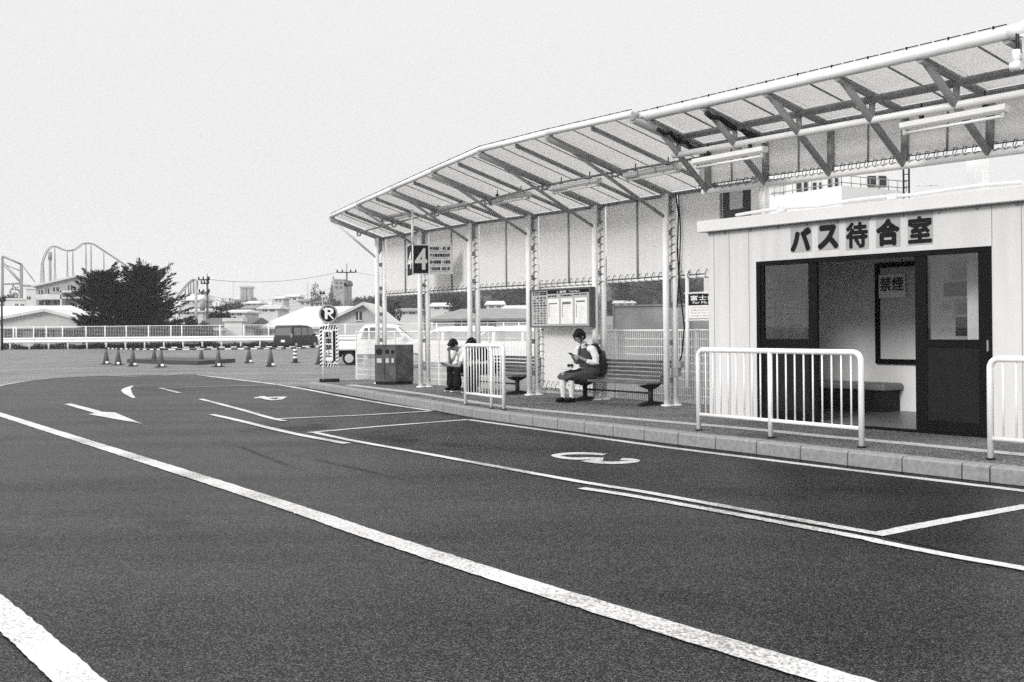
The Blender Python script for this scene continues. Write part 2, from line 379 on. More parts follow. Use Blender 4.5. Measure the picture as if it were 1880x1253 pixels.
def astrip(mb, pts, wx, wy, z):
    pts = [Vector((p[0], p[1], z)) for p in pts]; Lf = []; Rt_ = []
    for i, p in enumerate(pts):
        d = (pts[min(i + 1, len(pts) - 1)] - pts[max(i - 1, 0)]); d.normalize(); n_ = Vector((-d.y * wx, d.x * wy, 0)) / 2; Lf.append(p + n_); Rt_.append(p - n_)
    n = len(pts); mb.add(Lf + Rt_, [(i, i + 1, n + i + 1, n + i) for i in range(n - 1)])
astrip(pm, d3a, .095, .19, .008); astrip(pm, d3b, .12, .19, .0095)
astrip(pm, [gp(*p) for p in [(467, 731.4), (521, 730)]], .1, .36, .008)
astrip(pm, [gp(*p) for p in [(522, 729.6), (512, 734.8)]], .12, .3, .0095)
astrip(pm, smooth_pts([gp(*p) for p in [(512, 735), (500, 735.2), (487, 732.5), (480, 728.5)]]), .12, .32, .011)
cz = smooth_pts([gp(*p) for p in [(244, 709), (234, 713.5), (232, 718), (236, 724), (246, 731.5)]])
strip(pm, cz, .5, .008, wf=[.05 + .16 * math.sin(math.pi * i / (len(cz) - 1)) for i in range(len(cz))])
struct(pm, 'road_marking', PW)
fm = MB()
L_([(-30, 716), (0, 709), (48, 700.6), (95.8, 695.3), (167, 691.7), (203, 690.5), (251, 693)], .14, fm)
L_([(293.5, 713.4), (380, 710.6), (497, 708)], .11, fm, sm=False)
L_([(293.5, 713.4), (330, 722.5)], .12, fm, sm=False)
L_([(300, 690.5), (345, 687), (395, 684.5)], .12, fm); L_([(360, 689), (382, 691.5)], .12, fm)
for (x0, y0, x1, y1) in [(455, 700, 588, 698.2), (478, 703.5, 588, 702.6), (505, 707, 572, 706.3), (532, 710.3, 566, 710), (335, 686, 420, 683.5), (440, 690.5, 478, 690), (268, 684, 305, 683)]:
    L_([(x0, y0), (x1, y1)], .11, fm, sm=False)
for (x0, y0, x1, y1) in [(140, 668, 185, 667), (30, 661, 80, 660.5), (310, 673.5, 420, 673), (430, 663, 470, 662), (400, 657, 445, 656), (520, 672, 585, 671), (250, 655, 330, 653), (560, 662, 590, 661.5), (630, 677, 760, 681)]:
    L_([(x0, y0), (x1, y1)], .14, fm, sm=False)
struct(fm, 'faded_road_marking', PWF)
# ================================================================== SHELTER FRAME COORDINATES
ptop = [(705.5, 435.6), (784.5, 422.5), (876.6, 407.6), (985, 393.3), (1107, 375.4), (1237.8, 354)]
def atz(px, py, z):
    r = ray(px, py); return CAM + r * ((z - CAMZ) / r.z)
ZW = 3.55
PT = [atz(x, y, ZW) for x, y in ptop]
print('posts', [(round(p.x, 2), round(p.y, 2)) for p in PT])
UD = (PT[5] - PT[0]); UD.z = 0; UD.normalize(); ND = Vector((-.815, -.579, 0)).normalized(); ND = (ND - UD * ND.dot(UD)).normalized()
PT.append(PT[5] + UD * 1.95)
WROT = math.atan2(UD.y, UD.x)
fpx = [(608, 397.5), (657, 375), (719.6, 347), (794, 313.7), (880.5, 275.7), (1005.2, 244.7), (1161.8, 209.5)]
FT = [onpl(px, py, P, ND) for (px, py), P in zip(fpx, PT)]
print('fronts', [(round(p.x, 2), round(p.y, 2), round(p.z, 2)) for p in FT])
KH = .15
def G0(p, z=KH): return Vector((p.x, p.y, z))
# ================================================================== PLATFORM AND KERB
def resample(pts, step):
    out = []; acc = 0; seg = []
    Ls = [(pts[i + 1] - pts[i]).length for i in range(len(pts) - 1)]; T = sum(Ls); n = int(T / step)
    for k in range(n + 1):
        d = k * T / n; i = 0
        while i < len(Ls) - 1 and d > Ls[i]: d -= Ls[i]; i += 1
        out.append(pts[i].lerp(pts[i + 1], min(1, d / Ls[i])))
    return out
KS = smooth_pts(KB, 8); KR = resample([Vector((p.x, p.y, 0)) for p in KS], .6)
def inward(pts, d):
    o = []
    for i, p in enumerate(pts):
        t = (pts[min(i + 1, len(pts) - 1)] - pts[max(i - 1, 0)]).normalized(); n = Vector((-t.y, t.x, 0)); o.append(p + n * d)
    return o
KI = inward(KR, .18)
kb = MB()
for i in range(len(KR) - 1):
    t = (KR[i + 1] - KR[i]).normalized() * .0075
    a, b_, c, d = KR[i] + t, KR[i + 1] - t, KI[i + 1] - t, KI[i] + t
    inn = (d - a).normalized()
    z = KH + random.uniform(-.002, .002)
    prof = lambda P, Q: [P + Vector((0, 0, -.05)), P + Vector((0, 0, z - .02)), P + inn * .02 + Vector((0, 0, z)), Q + Vector((0, 0, z)), Q + Vector((0, 0, -.05))]
    kb.loft([prof(a, d), prof(b_, c)], smooth=False)
# end stones wrapping back at the far tip
e0 = KR[0]; e1 = KI[0]; back = (KR[0] - KR[1]).normalized()
tip = [KI[0], KI[0] + Vector((.55, .75, 0)), KI[0] + Vector((1.5, 1.35, 0))]
for i in range(2):
    a, b_ = tip[i], tip[i + 1]; kb.box((a + b_) / 2 + Vector((-.05, .08, KH / 2 - .026)), ((b_ - a).length + .1, .16, KH + .05), X=(b_ - a))
struct(kb, 'kerb', CONC)
rb = [PT[6] + UD * 8 - ND * .5, PT[6] - ND * .45, PT[5] - ND * .45, PT[3] - ND * .45, PT[0] - ND * .45 - UD * .3]
plat = [Vector((p.x, p.y, KH - .008)) for p in KI] + [Vector((KI[-1].x + 4, KI[-1].y + 3, KH - .008))] + [Vector((p.x, p.y, KH - .008)) for p in rb] + [Vector((tip[2].x, tip[2].y, KH - .008)), Vector((tip[1].x, tip[1].y, KH - .008))]
pb = MB(); pb.prism([Vector((p.x, p.y, -.03)) for p in plat], (0, 0, KH + .022))
PAVE = asphalt('pavement_asphalt', .09, [], speck=.45, rough=.75)
struct(pb, 'pavement', PAVE)
tb = MB()
band = smooth_pts([gp(x, y, KH) for x, y in [(640, 706.5), (764, 721.5), (917, 744.8), (1036.6, 757), (1200, 771.7), (1371.7, 786.5), (1503, 799.4), (1640, 811.5), (1880, 834), (2080, 852)]])
strip(tb, band, .24, KH - .004); struct(tb, 'pavement_band', CONCL)
db = MB(); strip(db, inward(KR, -.012), .035, .006); struct(db, 'gutter_line', mat('gutter_dirt', .02, .9, .5, 9))  # dark joint strip along the foot of the kerb
# ================================================================== LOW SHELTER
sh = thing('bus_shelter', 'long curved white tube shelter with sloping sheet roof, left half of the platform', 'bus shelter', G0(PT[2]))
def mixp(a, b_, t): return a.lerp(b_, t)
def lace(mb, p, q, n, h=.09, out=.02, r=.006):
    d = (q - p); path = []
    for i in range(n):
        t = (i + .5) / n; c = p + d * t + ND * out
        path += [c - ND * .05 + Vector((0, 0, h * .9)), c + Vector((0, 0, h)), c + ND * .05 + Vector((0, 0, h * .25)), c + ND * .045 + Vector((0, 0, -.03)), c + UD * .03 + Vector((0, 0, -.045)), c + UD * .05 - ND * .05 + Vector((0, 0, -.02))]
    mb.limb(path, [r] * len(path), 4, False, False)
for k in range(7):
    P = PT[k]; Fr = FT[k]; hb = P.z
    if k < 6:
        fb = P + ND * .2
        for (q, nm, r, zt) in ((fb, 'post', .052, hb - .02), (P + ND * .015, 'post', .055, hb - .04)):
            mb = MB(); mb.tube(G0(q, KH - .02), G0(q, zt), r, 14)
            mb.tube(G0(q, KH - .015), G0(q, KH + .012), r * 1.9, 12)
            o = mb.build(nm, STEEL, sh, True)
        for z in (.55, 1.15, 1.75, 2.35, 2.9):
            mb = MB(); mb.box(G0((fb + P) / 2, z), (.10, .012, .09), X=ND); mb.build('spacer_plate', STEELD, sh, True)
        # head gusset
        mb = MB(); mb.prism([G0(fb, hb - .5) , G0(fb, hb - .03), G0(P, hb - .03), G0(P, hb - .22)], UD * .012); mb.build('gusset', STEELD, sh, True)
        # diagonal brace
        fr = .80 if k not in (0, 1) else (.93 if k == 0 else .9)
        tp = P.lerp(Fr, fr) - Vector((0, 0, .11)); bt = G0(fb, 3.14 if k else 3.05)
        mb = MB(); mb.tube(bt, tp, .028, 10); mb.box(tp + Vector((0, 0, .03)), (.06, .06, .1)); mb.box(bt, (.05, .09, .1)); mb.build('brace', STEELD if k else STEEL, sh, True)
        if k >= 1:   # ties / wound cable
            mb = MB()
            for j in range(9):
                z = 2.15 + j * .13; mb.limb([G0(P, z) + ND * .07 - UD * .05, G0(P, z + .03) + ND * .085, G0(P, z + .06) + ND * .06 + UD * .06], [.006] * 3, 4, False, False)
            mb.build('cable_tie', ROPE, sh, True)
    mb = MB(); mb.tube(P - Vector((0, 0, .07)), Fr - Vector((0, 0, .07)), .055, 12)
    mb.tube(Fr - ND * .06 - Vector((0, 0, .03)), Fr + ND * .02 - Vector((0, 0, .03)), .062, 12)
    mb.build('beam', STEELD, sh, True)
for k in range(6):
    A, B, C, D = PT[k], PT[k + 1], FT[k + 1], FT[k]
    mb = MB(); up = Vector((0, 0, .025))
    mb.prism([A + up, B + up, C + up, D + up], (0, 0, .018)); mb.build('roof_panel', ROOFM, sh, True)
    mb = MB(); mb.tube(D, C, .042, 12); ex = (C - D).normalized()
    mb.build('front_rail', STEEL, sh, True)
    mb = MB(); n = 16
    for j in range(n):
        a = D.lerp(C, j / n) + Vector((0, 0, .062)); c = D.lerp(C, (j + .8) / n) + Vector((0, 0, .062)); mb.tube(a, c, .006, 4)
        if j % 3 == 0: mb.box(a, (.016, .016, .016))
    mb.build('edge_cord', ROPE, sh, True)
    mb = MB(); mb.tube(A - Vector((0, 0, .02)), B - Vector((0, 0, .02)), .03, 8); mb.build('wall_top_rail', STEELD, sh, True)
    m1 = A.lerp(B, .5) - Vector((0, 0, .03)); m2 = D.lerp(C, .5) - Vector((0, 0, .03))
    mb = MB(); mb.tube(m1, m1.lerp(m2, .96), .034, 10); mb.box(m1.lerp(m2, .965), (.05, .05, .06)); mb.build('rafter', STEELD, sh, True)
    mb = MB()
    for t in (.25, .75):
        mb.box((A.lerp(B, t) + D.lerp(C, t)) / 2 + Vector((0, 0, .018)), ((A.lerp(B, t) - D.lerp(C, t)).length, .012, .012), X=(D.lerp(C, t) - A.lerp(B, t)))
    mb.build('sheet_seam', MGREY, sh, True)
    # conduit under the roof
    q1 = A.lerp(D, .52) - Vector((0, 0, .15)); q2 = B.lerp(C, .52) - Vector((0, 0, .15))
    mb = MB(); mb.tube(q1, q2, .018, 8)
    for t in (.3, .5, .7): 
        c = q1.lerp(q2, t); mb.limb([c, c + UD * .02 - Vector((0, 0, .07)), c - Vector((0, 0, .11))], [.007] * 3, 4, False, False)
    mb.limb([q1 + UD * .2, q1 + UD * .14 - Vector((0, 0, .07)), q1 + UD * .02 - Vector((0, 0, .06)), q1 - Vector((0, 0, 0))], [.02] * 4, 6, True, False)
    mb.build('conduit', STEELD, sh, True)
    # hanging wall sheet
    zb = 2.2
    a = A + UD * .07; c = B - UD * .07
    if k == 5: c = A.lerp(B, .99)
    mb = MB(); W_ = 14; vs = []
    for i in range(W_ + 1):
        t = i / W_; p = a.lerp(c, t); w = .006 * math.sin(t * 37 + k)
        for z in (3.545, 3.1, 2.7, zb + .03): vs.append(G0(p, z) + ND * (w - .012))
    fs = [(i * 4 + j, (i + 1) * 4 + j, (i + 1) * 4 + j + 1, i * 4 + j + 1) for i in range(W_) for j in range(3)]
    mb.add(vs, fs, False); o = mb.build('wall_sheet', TARP, sh, True); q = o.modifiers.new('s', 'SOLIDIFY'); q.thickness = .004
    mb = MB(); mb.tube(G0(a, zb - .02) , G0(c, zb - .02), .026, 8); mb.build('wall_bottom_rail', STEEL, sh, True)
    mb = MB()
    for t in (.5,): mb.tube(G0(a.lerp(c, t), zb), G0(a.lerp(c, t), 3.5), .02, 8)
    mb.build('wall_mullion', STEELD, sh, True)
    mb = MB(); lace(mb, G0(a, zb), G0(c, zb), 10); mb.build('lacing', ROPE, sh, True)
# lower board wall in the bay behind the timetable
A, B = PT[3], PT[4]
a = A + UD * .14; c = B - UD * .12
mb = MB(); mb.box((G0(a, 1.2) + G0(c, 1.2)) / 2 - ND * .02, ((c - a).length, .008, 1.78), X=(c - a)); mb.build('lower_wall_sheet', TARP, sh, True)
mb = MB()
for z in (.30, 2.13): mb.tube(G0(a, z), G0(c, z), .022, 8)
for p in (a, c): mb.tube(G0(p, .3), G0(p, 2.13), .022, 8)
mb.build('lower_wall_frame', STEEL, sh, True)
mb = MB(); lace(mb, G0(a, .29), G0(c, .29), 12, .12)
for j in range(13):
    z = .42 + j * .135; p = G0(a, z); mb.limb([p + UD * .07 + ND * .012, p + ND * .03 + Vector((0, 0, .01)), p - UD * .1 + ND * .03 - Vector((0, 0, .05))], [.006] * 3, 4, False, False)
mb.build('lower_lacing', ROPE, sh, True)
# hanging power cable on the last post
mb = MB(); p = PT[5] + ND * .05 + UD * .09
mb.limb([G0(p, 3.5), G0(p, 3.2) + UD * .05, G0(p, 2.6) + UD * .02, G0(p, 2.0) + UD * .07, G0(p, 1.4) + UD * .16, G0(p, .95) + UD * .1, G0(p, .75)], [.012] * 7, 6, False, False)
mb.limb([G0(p, 3.5) + UD * .05, G0(p, 2.9) + UD * .1, G0(p, 2.2) + UD * .05, G0(p, 1.7)], [.010] * 4, 6, False, False)
mb.build('cable', ROPE, sh, True)
mb = MB(); mb.box(G0(p, .68), (.09, .07, .14), X=UD); mb.box(G0(p, .8) + UD * .07, (.09, .09, .1), X=UD); mb.build('switch_box', MGREY, sh, True)
# ================================================================== TRUSS CANOPY
SD = .895
Bpx = [(1300, 352), (1400, 336.7), (1520, 320.5), (1657.8, 304), (1816.5, 283)]
Apx = [(1190, 213.5), (1281, 193.6), (1397, 166.8), (1533, 136.7), (1689, 98.7)]
B0 = at(1300, 352, 16.36 * SD); B4 = at(1816.5, 283, 12.64 * SD); A0 = at(1190, 213.5, 15.64 * SD); A4 = at(1689, 98.7, 11.83 * SD)
TD = (B4 - B0).normalized()
Bt = [B0.lerp(B4, i / 4) for i in range(8)]; At = [A0.lerp(A4, i / 4) for i in range(8)]
R0 = at(1298, 268, 16.36 * SD + .02); R4 = at(1819, 172, 12.64 * SD + .02); Rt = [R0.lerp(R4, i / 4) for i in range(8)]
tc_ = thing('truss_canopy', 'higher truss canopy of thick white tubes over the waiting room', 'canopy', G0(Bt[2]))
TN = Vector((-TD.y, TD.x, 0)).normalized(); TN = TN if TN.dot(ND) > 0 else -TN
nF = 5.1
def ext(L, t): return L[0] + (L[4] - L[0]) * (t / 4)
FS = at(1163, 209.5, A0.y + .25); FE = ext(At, 4.95)
mb = MB(); mb.tube(ext(At, -.28), FE, .06, 18); mb.build('front_tube', STEEL, tc_, True)
mb = MB(); mb.tube(FE - TD * .02, FE + TD * .14, .07, 18); mb.tube(FE + TD * .14 - TN * .06, FE + TD * .14 + TN * .05, .075, 18); mb.build('end_cap', STEEL, tc_, True)
mb = MB(); n = 34
for j in range(n):
    a = ext(At, -.28 + j * 5.2 / n) + Vector((0, 0, .085)); c = ext(At, -.28 + (j + .85) * 5.2 / n) + Vector((0, 0, .085)); mb.tube(a, c, .006, 4)
    if j % 3 == 0: mb.box(a, (.02, .02, .02)); mb.tube(a, a - Vector((0, 0, .04)), .006, 4)
mb.build('edge_cord', ROPE, tc_, True)
mb = MB(); M0, M7 = (ext(At, -.1) + ext(Bt, -.1)) / 2, (ext(At, 5) + ext(Bt, 5)) / 2
mb.tube(M0, M7, .042, 14); mb.build('middle_tube', STEEL, tc_, True)
mb = MB(); mb.tube(ext(Bt, -.06), ext(Bt, 6.5), .045, 14); mb.tube(ext(Bt, -.08), ext(Bt, -.04), .055, 14); mb.build('bottom_tube', STEEL, tc_, True)
mb = MB(); a = (ext(At, -.15) + ext(Rt, -.15)) / 2 - Vector((0, 0, .09)); c = (ext(At, 5) + ext(Rt, 5)) / 2 - Vector((0, 0, .09)); mb.tube(a, c, .045, 12); mb.build('purlin', STEELD, tc_, True)
mb = MB(); mb.tube(ext(Rt, -.15), ext(Rt, 6.5), .04, 12); mb.build('rear_tube', STEELD, tc_, True)
for i in range(5):
    A_, B_, R_ = At[i], Bt[i], Rt[i]
    mb = MB(); mb.tube(B_, A_, .042, 12); mb.build('strut', STEELD, tc_, True)
    mb = MB(); mb.tube(A_ - Vector((0, 0, .05)), R_ - Vector((0, 0, .04)), .045, 12); mb.build('top_chord', STEELD, tc_, True)
    mb = MB(); mb.tube((A_ + R_) / 2 - Vector((0, 0, .1)), (A_ + B_) / 2, .034, 10); mb.build('web', STEELD, tc_, True)
    mb = MB(); mb.tube(B_, R_, .045, 12); mb.build('rear_post', STEELD, tc_, True)
mb = MB(); A_, R_ = ext(At, 4.9), ext(Rt, 4.9); mb.tube(A_ - Vector((0, 0, .05)), R_, .05, 12); mb.build('top_chord', STEELD, tc_, True)
for i in range(6):
    t0, t1 = (i if i else -.2), (i + 1 if i < 5 else 6.4)
    if i == 5: t0 = 5.0
    A_, B_, C_, D_ = ext(Rt, t0), ext(Rt, min(t1, 4.96) if i < 5 else t1), ext(At, min(t1, 4.96)) if i < 5 else ext(At, t1), ext(At, t0)
    if i < 5:
        mb = MB(); up = Vector((0, 0, .05)); mb.prism([A_ + up, B_ + up, C_ + up, D_ + up], (0, 0, .018)); mb.build('roof_panel', ROOFM, tc_, True)
        mb = MB(); q = ext(Rt, i + .5); w = ext(At, i + .5); mb.tube(q + Vector((0, 0, .03)), w + Vector((0, 0, .03)), .012, 6); mb.build('rafter', STEELD, tc_, True)
    a, c = ext(Bt, t0), ext(Bt, t1); ra, rc = ext(Rt, t0), ext(Rt, t1); bk = TN * -.05
    mb = MB(); mb.add([a + Vector((0, 0, .10)) + bk, c + Vector((0, 0, .10)) + bk, rc + Vector((0, 0, .02)) + bk, ra + Vector((0, 0, .02)) + bk], [(0, 1, 2, 3)]); o = mb.build('wall_sheet', TARP, tc_, True)
    q = o.modifiers.new('s', 'SOLIDIFY'); q.thickness = .004
    mb = MB(); mb.tube((a + c) / 2 + Vector((0, 0, .1)) + bk * .6, (ra + rc) / 2 + bk * .6, .012, 6); mb.build('wall_mullion', STEELD, tc_, True)
    mb = MB(); mb.tube(a + Vector((0, 0, .10)) + bk * .3, c + Vector((0, 0, .10)) + bk * .3, .006, 5)
    path = []
    for j in range(9):
        p = a.lerp(c, (j + .5) / 9) + TN * .045; path += [p - TN * .1 + Vector((0, 0, .12)), p + Vector((0, 0, .12)) - TN * .03, p + Vector((0, 0, .05)), p + TD * .03 + Vector((0, 0, .02)), p + TD * .06 + Vector((0, 0, .04)), p + TD * .08 + Vector((0, 0, .05)) - TN * .1]
    mb.limb(path, [.0045] * len(path), 4, False, False)
    mb.build('lacing', ROPE, tc_, True)
# bundled cable on two members
mb = MB()
for (i, r) in ((1, .035),):
    A_, R_ = At[i], Rt[i]; prev = []
    for j in range(12): prev.append(A_.lerp(R_, .02 + j / 12.0) + Vector((0, 0, -.11 - .02 * math.sin(j * 1.7))) + TD * .03)
    mb.limb(prev, [r] * len(prev), 6, True, False)
p = At[0]; q = Rt[0]
pts = [p.lerp(q, .1 + j / 10) + Vector((0, 0, -.14 - .03 * math.sin(j * 2.3))) + TD * (.06 + .02 * math.sin(j)) for j in range(10)]
mb.limb(pts, [.03] * 10, 6, True, False); mb.build('cable_bundle', DARK, tc_, True)
# supports behind the waiting room
for px in (1395, 1795):
    w = PT[6] + UD * (.02 if px < 1500 else 4.6); w = Vector((w.x, w.y, 0)); w = w + ND * .0
    q = onpl(px, 350, w, UD); mb = MB(); mb.box(Vector((q.x, q.y, 1.95)), (.20, .16, 3.64), X=UD); mb.build('support_column', STEEL, tc_, True)
q = onpl(1395, 350, PT[6], UD); e_ = ext(Bt, .95)
mb = MB(); mb.tube(Vector((q.x, q.y, 3.1)), e_, .045, 10); mb.build('support_brace', STEEL, tc_, True)
# loudspeaker / hook things at the right end
h = thing('hanging_bracket', 'white bracket with round cap hanging from the canopy end, top right corner', 'bracket', G0(FE, FE.z - .7))
q0 = at(1868, 40, FE.y - .1)
mb = MB(); a = at(1866, 92, FE.y - .12); c = at(1866, 118, FE.y - .12); mb.tube(a, c, .035, 12); mb.build('tube', STEEL, h, True)
mb = MB(); cc = at(1866, 122, FE.y - .14); mb.tube(cc - TD * .05 + Vector((0, 0, 0)), cc + TD * .05, .042, 14); mb.build('cap', STEEL, h, True)
mb = MB(); mb.tube(at(1866, 62, FE.y - .1), a, .008, 6); mb.tube(at(1870, 62, FE.y - .1), at(1870, 94, FE.y - .12), .006, 6); mb.limb([at(1872, 108, FE.y - .12), at(1876, 118, FE.y - .12), at(1890, 114, FE.y - .12), at(1900, 112, FE.y - .1)], [.012] * 4, 6); mb.build('hanger_wire', DARK, h, True)
mb = MB(); p1, p2 = at(1871, 60, FE.y - .12), at(1905, 130, FE.y - .5)
mb.prism([at(1876, 58, FE.y - .1), at(1930, 58, FE.y - .6), at(1930, 112, FE.y - .6), at(1876, 112, FE.y - .1)], TN * -.01); mb.build('end_sheet', TARP, h, True)
# ================================================================== FLUORESCENT LIGHTS
TUBE = mat('lamp_tube', .85, .3)
fl0 = None
def fluor(c, d, L=1.22, label='', hang=.16):
    global fl0
    d = Vector(d); h_ = math.atan2(d.y, d.x)
    t = thing('fluorescent_light', label, 'light', c, h_, 'fluorescent lights under the shelter roofs')
    mb = MB(); mb.box((0, 0, 0), (L, .11, .055)); mb.prism([(-L / 2, -.055, -.027), (-L / 2, .055, -.027), (-L / 2, .03, -.05), (-L / 2, -.03, -.05)], (L, 0, 0)); mb.build('housing', WHITE, t, bevel=.004)
    mb = MB(); mb.tube((-L / 2 + .05, 0, -.085), (L / 2 - .05, 0, -.085), .016, 10); mb.build('lamp_tube', TUBE, t)
    for s in (-1, 1): mb = MB(); mb.box((s * (L / 2 - .04), 0, -.075), (.035, .05, .06)); mb.build('socket', LGREY, t)
    for s in (-.3, .3): mb = MB(); mb.tube((s * L, 0, .02), (s * L, 0, hang), .009, 6); mb.box((s * L, 0, .06), (.03, .05, .05)); mb.build('hanger', DARK, t)
    return t
def fl_at(px0, py0, px1, py1, P, D, lab, hang=.16):
    a = onpl(px0, py0, P, D); b_ = onpl(px1, py1, P, D); c = (a + b_) / 2
    fluor(c, (b_ - a), max(.9, min(1.7, (b_ - a).length)), lab, hang)
flb = [(700, 403, 754, 387, 1, 'just left of the number 4 sign pole'), (793, 386, 857, 373.5, 2, 'second bay right of the number 4 sign'), (899, 368.5, 972, 354, 3, 'above the left end of the timetable board'),
       (1014, 346.5, 1101, 329, 4, 'above the right end of the timetable board'), (1148, 324, 1248, 302, 5, 'hanging where the low roof meets the truss canopy')]
for (x0, y0, x1, y1, k, w) in flb:
    P = (PT[k] + PT[k + 1]) / 2 + ND * (((FT[k] - PT[k]).dot(ND)) * .5); fl_at(x0, y0, x1, y1, P, UD, 'white tube light ' + w, .15)
Pm = (At[2] + Bt[2]) / 2
fl_at(1275, 297, 1405, 273, Pm, Vector((TD.x, TD.y, 0)), 'white tube light on the truss tube above the left of the waiting room', .2)
fl_at(1656, 231, 1850, 197, Pm, Vector((TD.x, TD.y, 0)), 'long white tube light nearest the right edge under the truss', .2)
# ================================================================== WAITING ROOM
RL = gp(1303, 764, KH); RDR = gp(1808, 803, KH)
RU = (RDR - RL); RU.z = 0; RU.normalize(); RROT = math.atan2(RU.y, RU.x); RN = Vector((RU.y, -RU.x, 0))
if RN.y > 0: RN = -RN
wr = thing('waiting_room', 'white prefab bus waiting room with dark sliding doors', 'waiting room', RL, RROT)
Minv = lm(wr).inverted()
def rl(px, py, dep=0.0):
    """pixel -> local (x, z) on the plane parallel to the front, dep behind it"""
    P0 = RL - RN * dep; w = onpl(px, py, P0, RU); l = Minv @ w; return l.x, l.z
RX = 7.5; RDEP = 2.3; ztop = rl(1300, 427)[1]; zt2 = rl(1288, 406, -.12)[1]
print('room ztop', ztop, zt2, rl(1880, 338, -.12), rl(1880, 367.5))
xl = rl(1390, 600)[0]; xr = rl(1822, 600)[0]; zo = (rl(1390, 480)[1] + rl(1820, 453)[1]) / 2
print('door', xl, xr, zo, rl(1390, 480), rl(1820, 453))
T = .08
def wallbox(x0, x1, z0, z1, y0=0, y1=T): 
    mb = MB(); mb.b2((x0, y0, z0), (x1, y1, z1)); return mb
def seams(mb, xs, z0, z1, y=0.0):
    for x in xs: mb.box((x, y, (z0 + z1) / 2), (.008, .006, z1 - z0))
wallbox(0, xl, .0, ztop).build('front_wall', WALLW, wr)
wallbox(xr, RX, .0, ztop).build('front_wall', WALLW, wr)
wallbox(xl, xr, zo, ztop).build('front_wall', WALLW, wr)
wallbox(0, RX, 0, ztop, RDEP, RDEP + T).build('back_wall', mat('room_back_wall', .78, .6, .05, 3), wr)
mb = MB(); mb.b2((0, T, 0), (T, RDEP, ztop)); mb.build('side_wall', WALLW, wr)
mb = MB(); mb.b2((RX - T, T, 0), (RX, RDEP, ztop)); mb.build('side_wall', WALLW, wr)
mb = MB(); mb.b2((T, T, ztop - .12), (RX - T, RDEP, ztop - .02)); mb.build('ceiling', mat('room_ceiling', .6, .7), wr)
mb = MB(); mb.b2((T, T, -.01), (RX - T, RDEP, .03)); mb.build('floor', mat('room_floor', .14, .35, .2, 4), wr)
mb = MB(); mb.b2((-.1, -.12, ztop), (RX + .1, RDEP + .15, zt2)); mb.build('roof', mat('roof_fascia', .74, .5, .05, 3), wr, bevel=.006)
mb = MB(); xs = [rl(x, 600)[0] for x in (1312, 1340, 1376)]; seams(mb, [x for x in xs], .02, ztop - .01)
x = xs[0]
for px_ in (1877,): seams(mb, [rl(px_, 600)[0], rl(px_, 600)[0] + .45, rl(px_, 600)[0] + .9], .02, ztop - .01)
seams(mb, [rl(1822.5, 600)[0]], zo, ztop - .01)
mb.build('panel_seam', MGREY, wr)
# eave drip line with clips, conduit on roof
mb = MB(); mb.b2((0, -.01, ztop - .018), (RX, 0, ztop - .002))
for j in range(16): mb.box((.3 + j * .45, -.012, ztop - .028), (.02, .015, .03))
mb.build('eave_trim', MGREY, wr)
mb = MB(); pts = [];
for j in range(31):
    x = .55 + j * .22; pts.append((x, -.05, zt2 + .035 + .02 * abs(math.sin(j * .52))))
mb.limb(pts, [.022] * len(pts), 8)
for x in (1.3, 2.9, 4.5, 6.0): mb.box((x, -.05, zt2 + .045), (.12, .07, .07))
mb.build('roof_conduit', WHITE, wr)
# sliding door leaves and frame
FR = mat('dark_door_frame', .006, .4); PAN = mat('dark_door_panel', .014, .45, .15, 3)
def leaf(x0, x1, y, z0, z1, zg0, zg1, st, par, nm='door', lab=None, right=None):
    right = st if right is None else right
    f = MB(); f.b2((x0, y, z0), (x0 + st, y + .04, z1)); f.b2((x1 - right, y, z0), (x1, y + .04, z1)); f.b2((x0 + st, y, zg1), (x1 - right, y + .04, z1)); f.b2((x0 + st, y, zg0 - .09), (x1 - right, y + .04, zg0)); f.b2((x0 + st, y, z0), (x1 - right, y + .04, z0 + .12))
    d = f.build(nm, FR, par); 
    p = MB(); p.b2((x0 + st, y + .01, z0 + .12), (x1 - right, y + .03, zg0 - .09)); p.build('door_panel', PAN, d)
    g_ = MB(); g_.b2((x0 + st, y + .016, zg0), (x1 - right, y + .022, zg1)); g_.build('glass', GLASS, d)
    return d
fw = .06
f = MB(); f.b2((xl, -.012, .0), (xl + fw, T + .02, zo)); f.b2((xr - fw, -.012, .0), (xr, T + .02, zo)); f.b2((xl + fw, -.012, zo - .06), (xr - fw, T + .02, zo)); f.b2((xl + fw, -.012, 0), (xr - fw, T + .02, .022)); f.build('door_frame', FR, wr)
zg0 = rl(1480, 623)[1]; zg1 = rl(1480, 478)[1] - .04
x1l = rl(1500, 600)[0]; leaf(xl + fw, x1l, .005, .025, zo - .06, zg0, zg1, .05, wr, right=.13)
x0r = rl(1680, 600)[0]; leaf(x0r, xr - fw, .005, .025, zo - .06, zg0, zg1, .14, wr, right=.10)
print('doors', x1l, x0r, zg0, zg1)
mb = MB(); mb.box((xr - .035, -.03, rl(1810, 635)[1]), (.015, .03, .12)); mb.build('door_handle', ALU, wr)
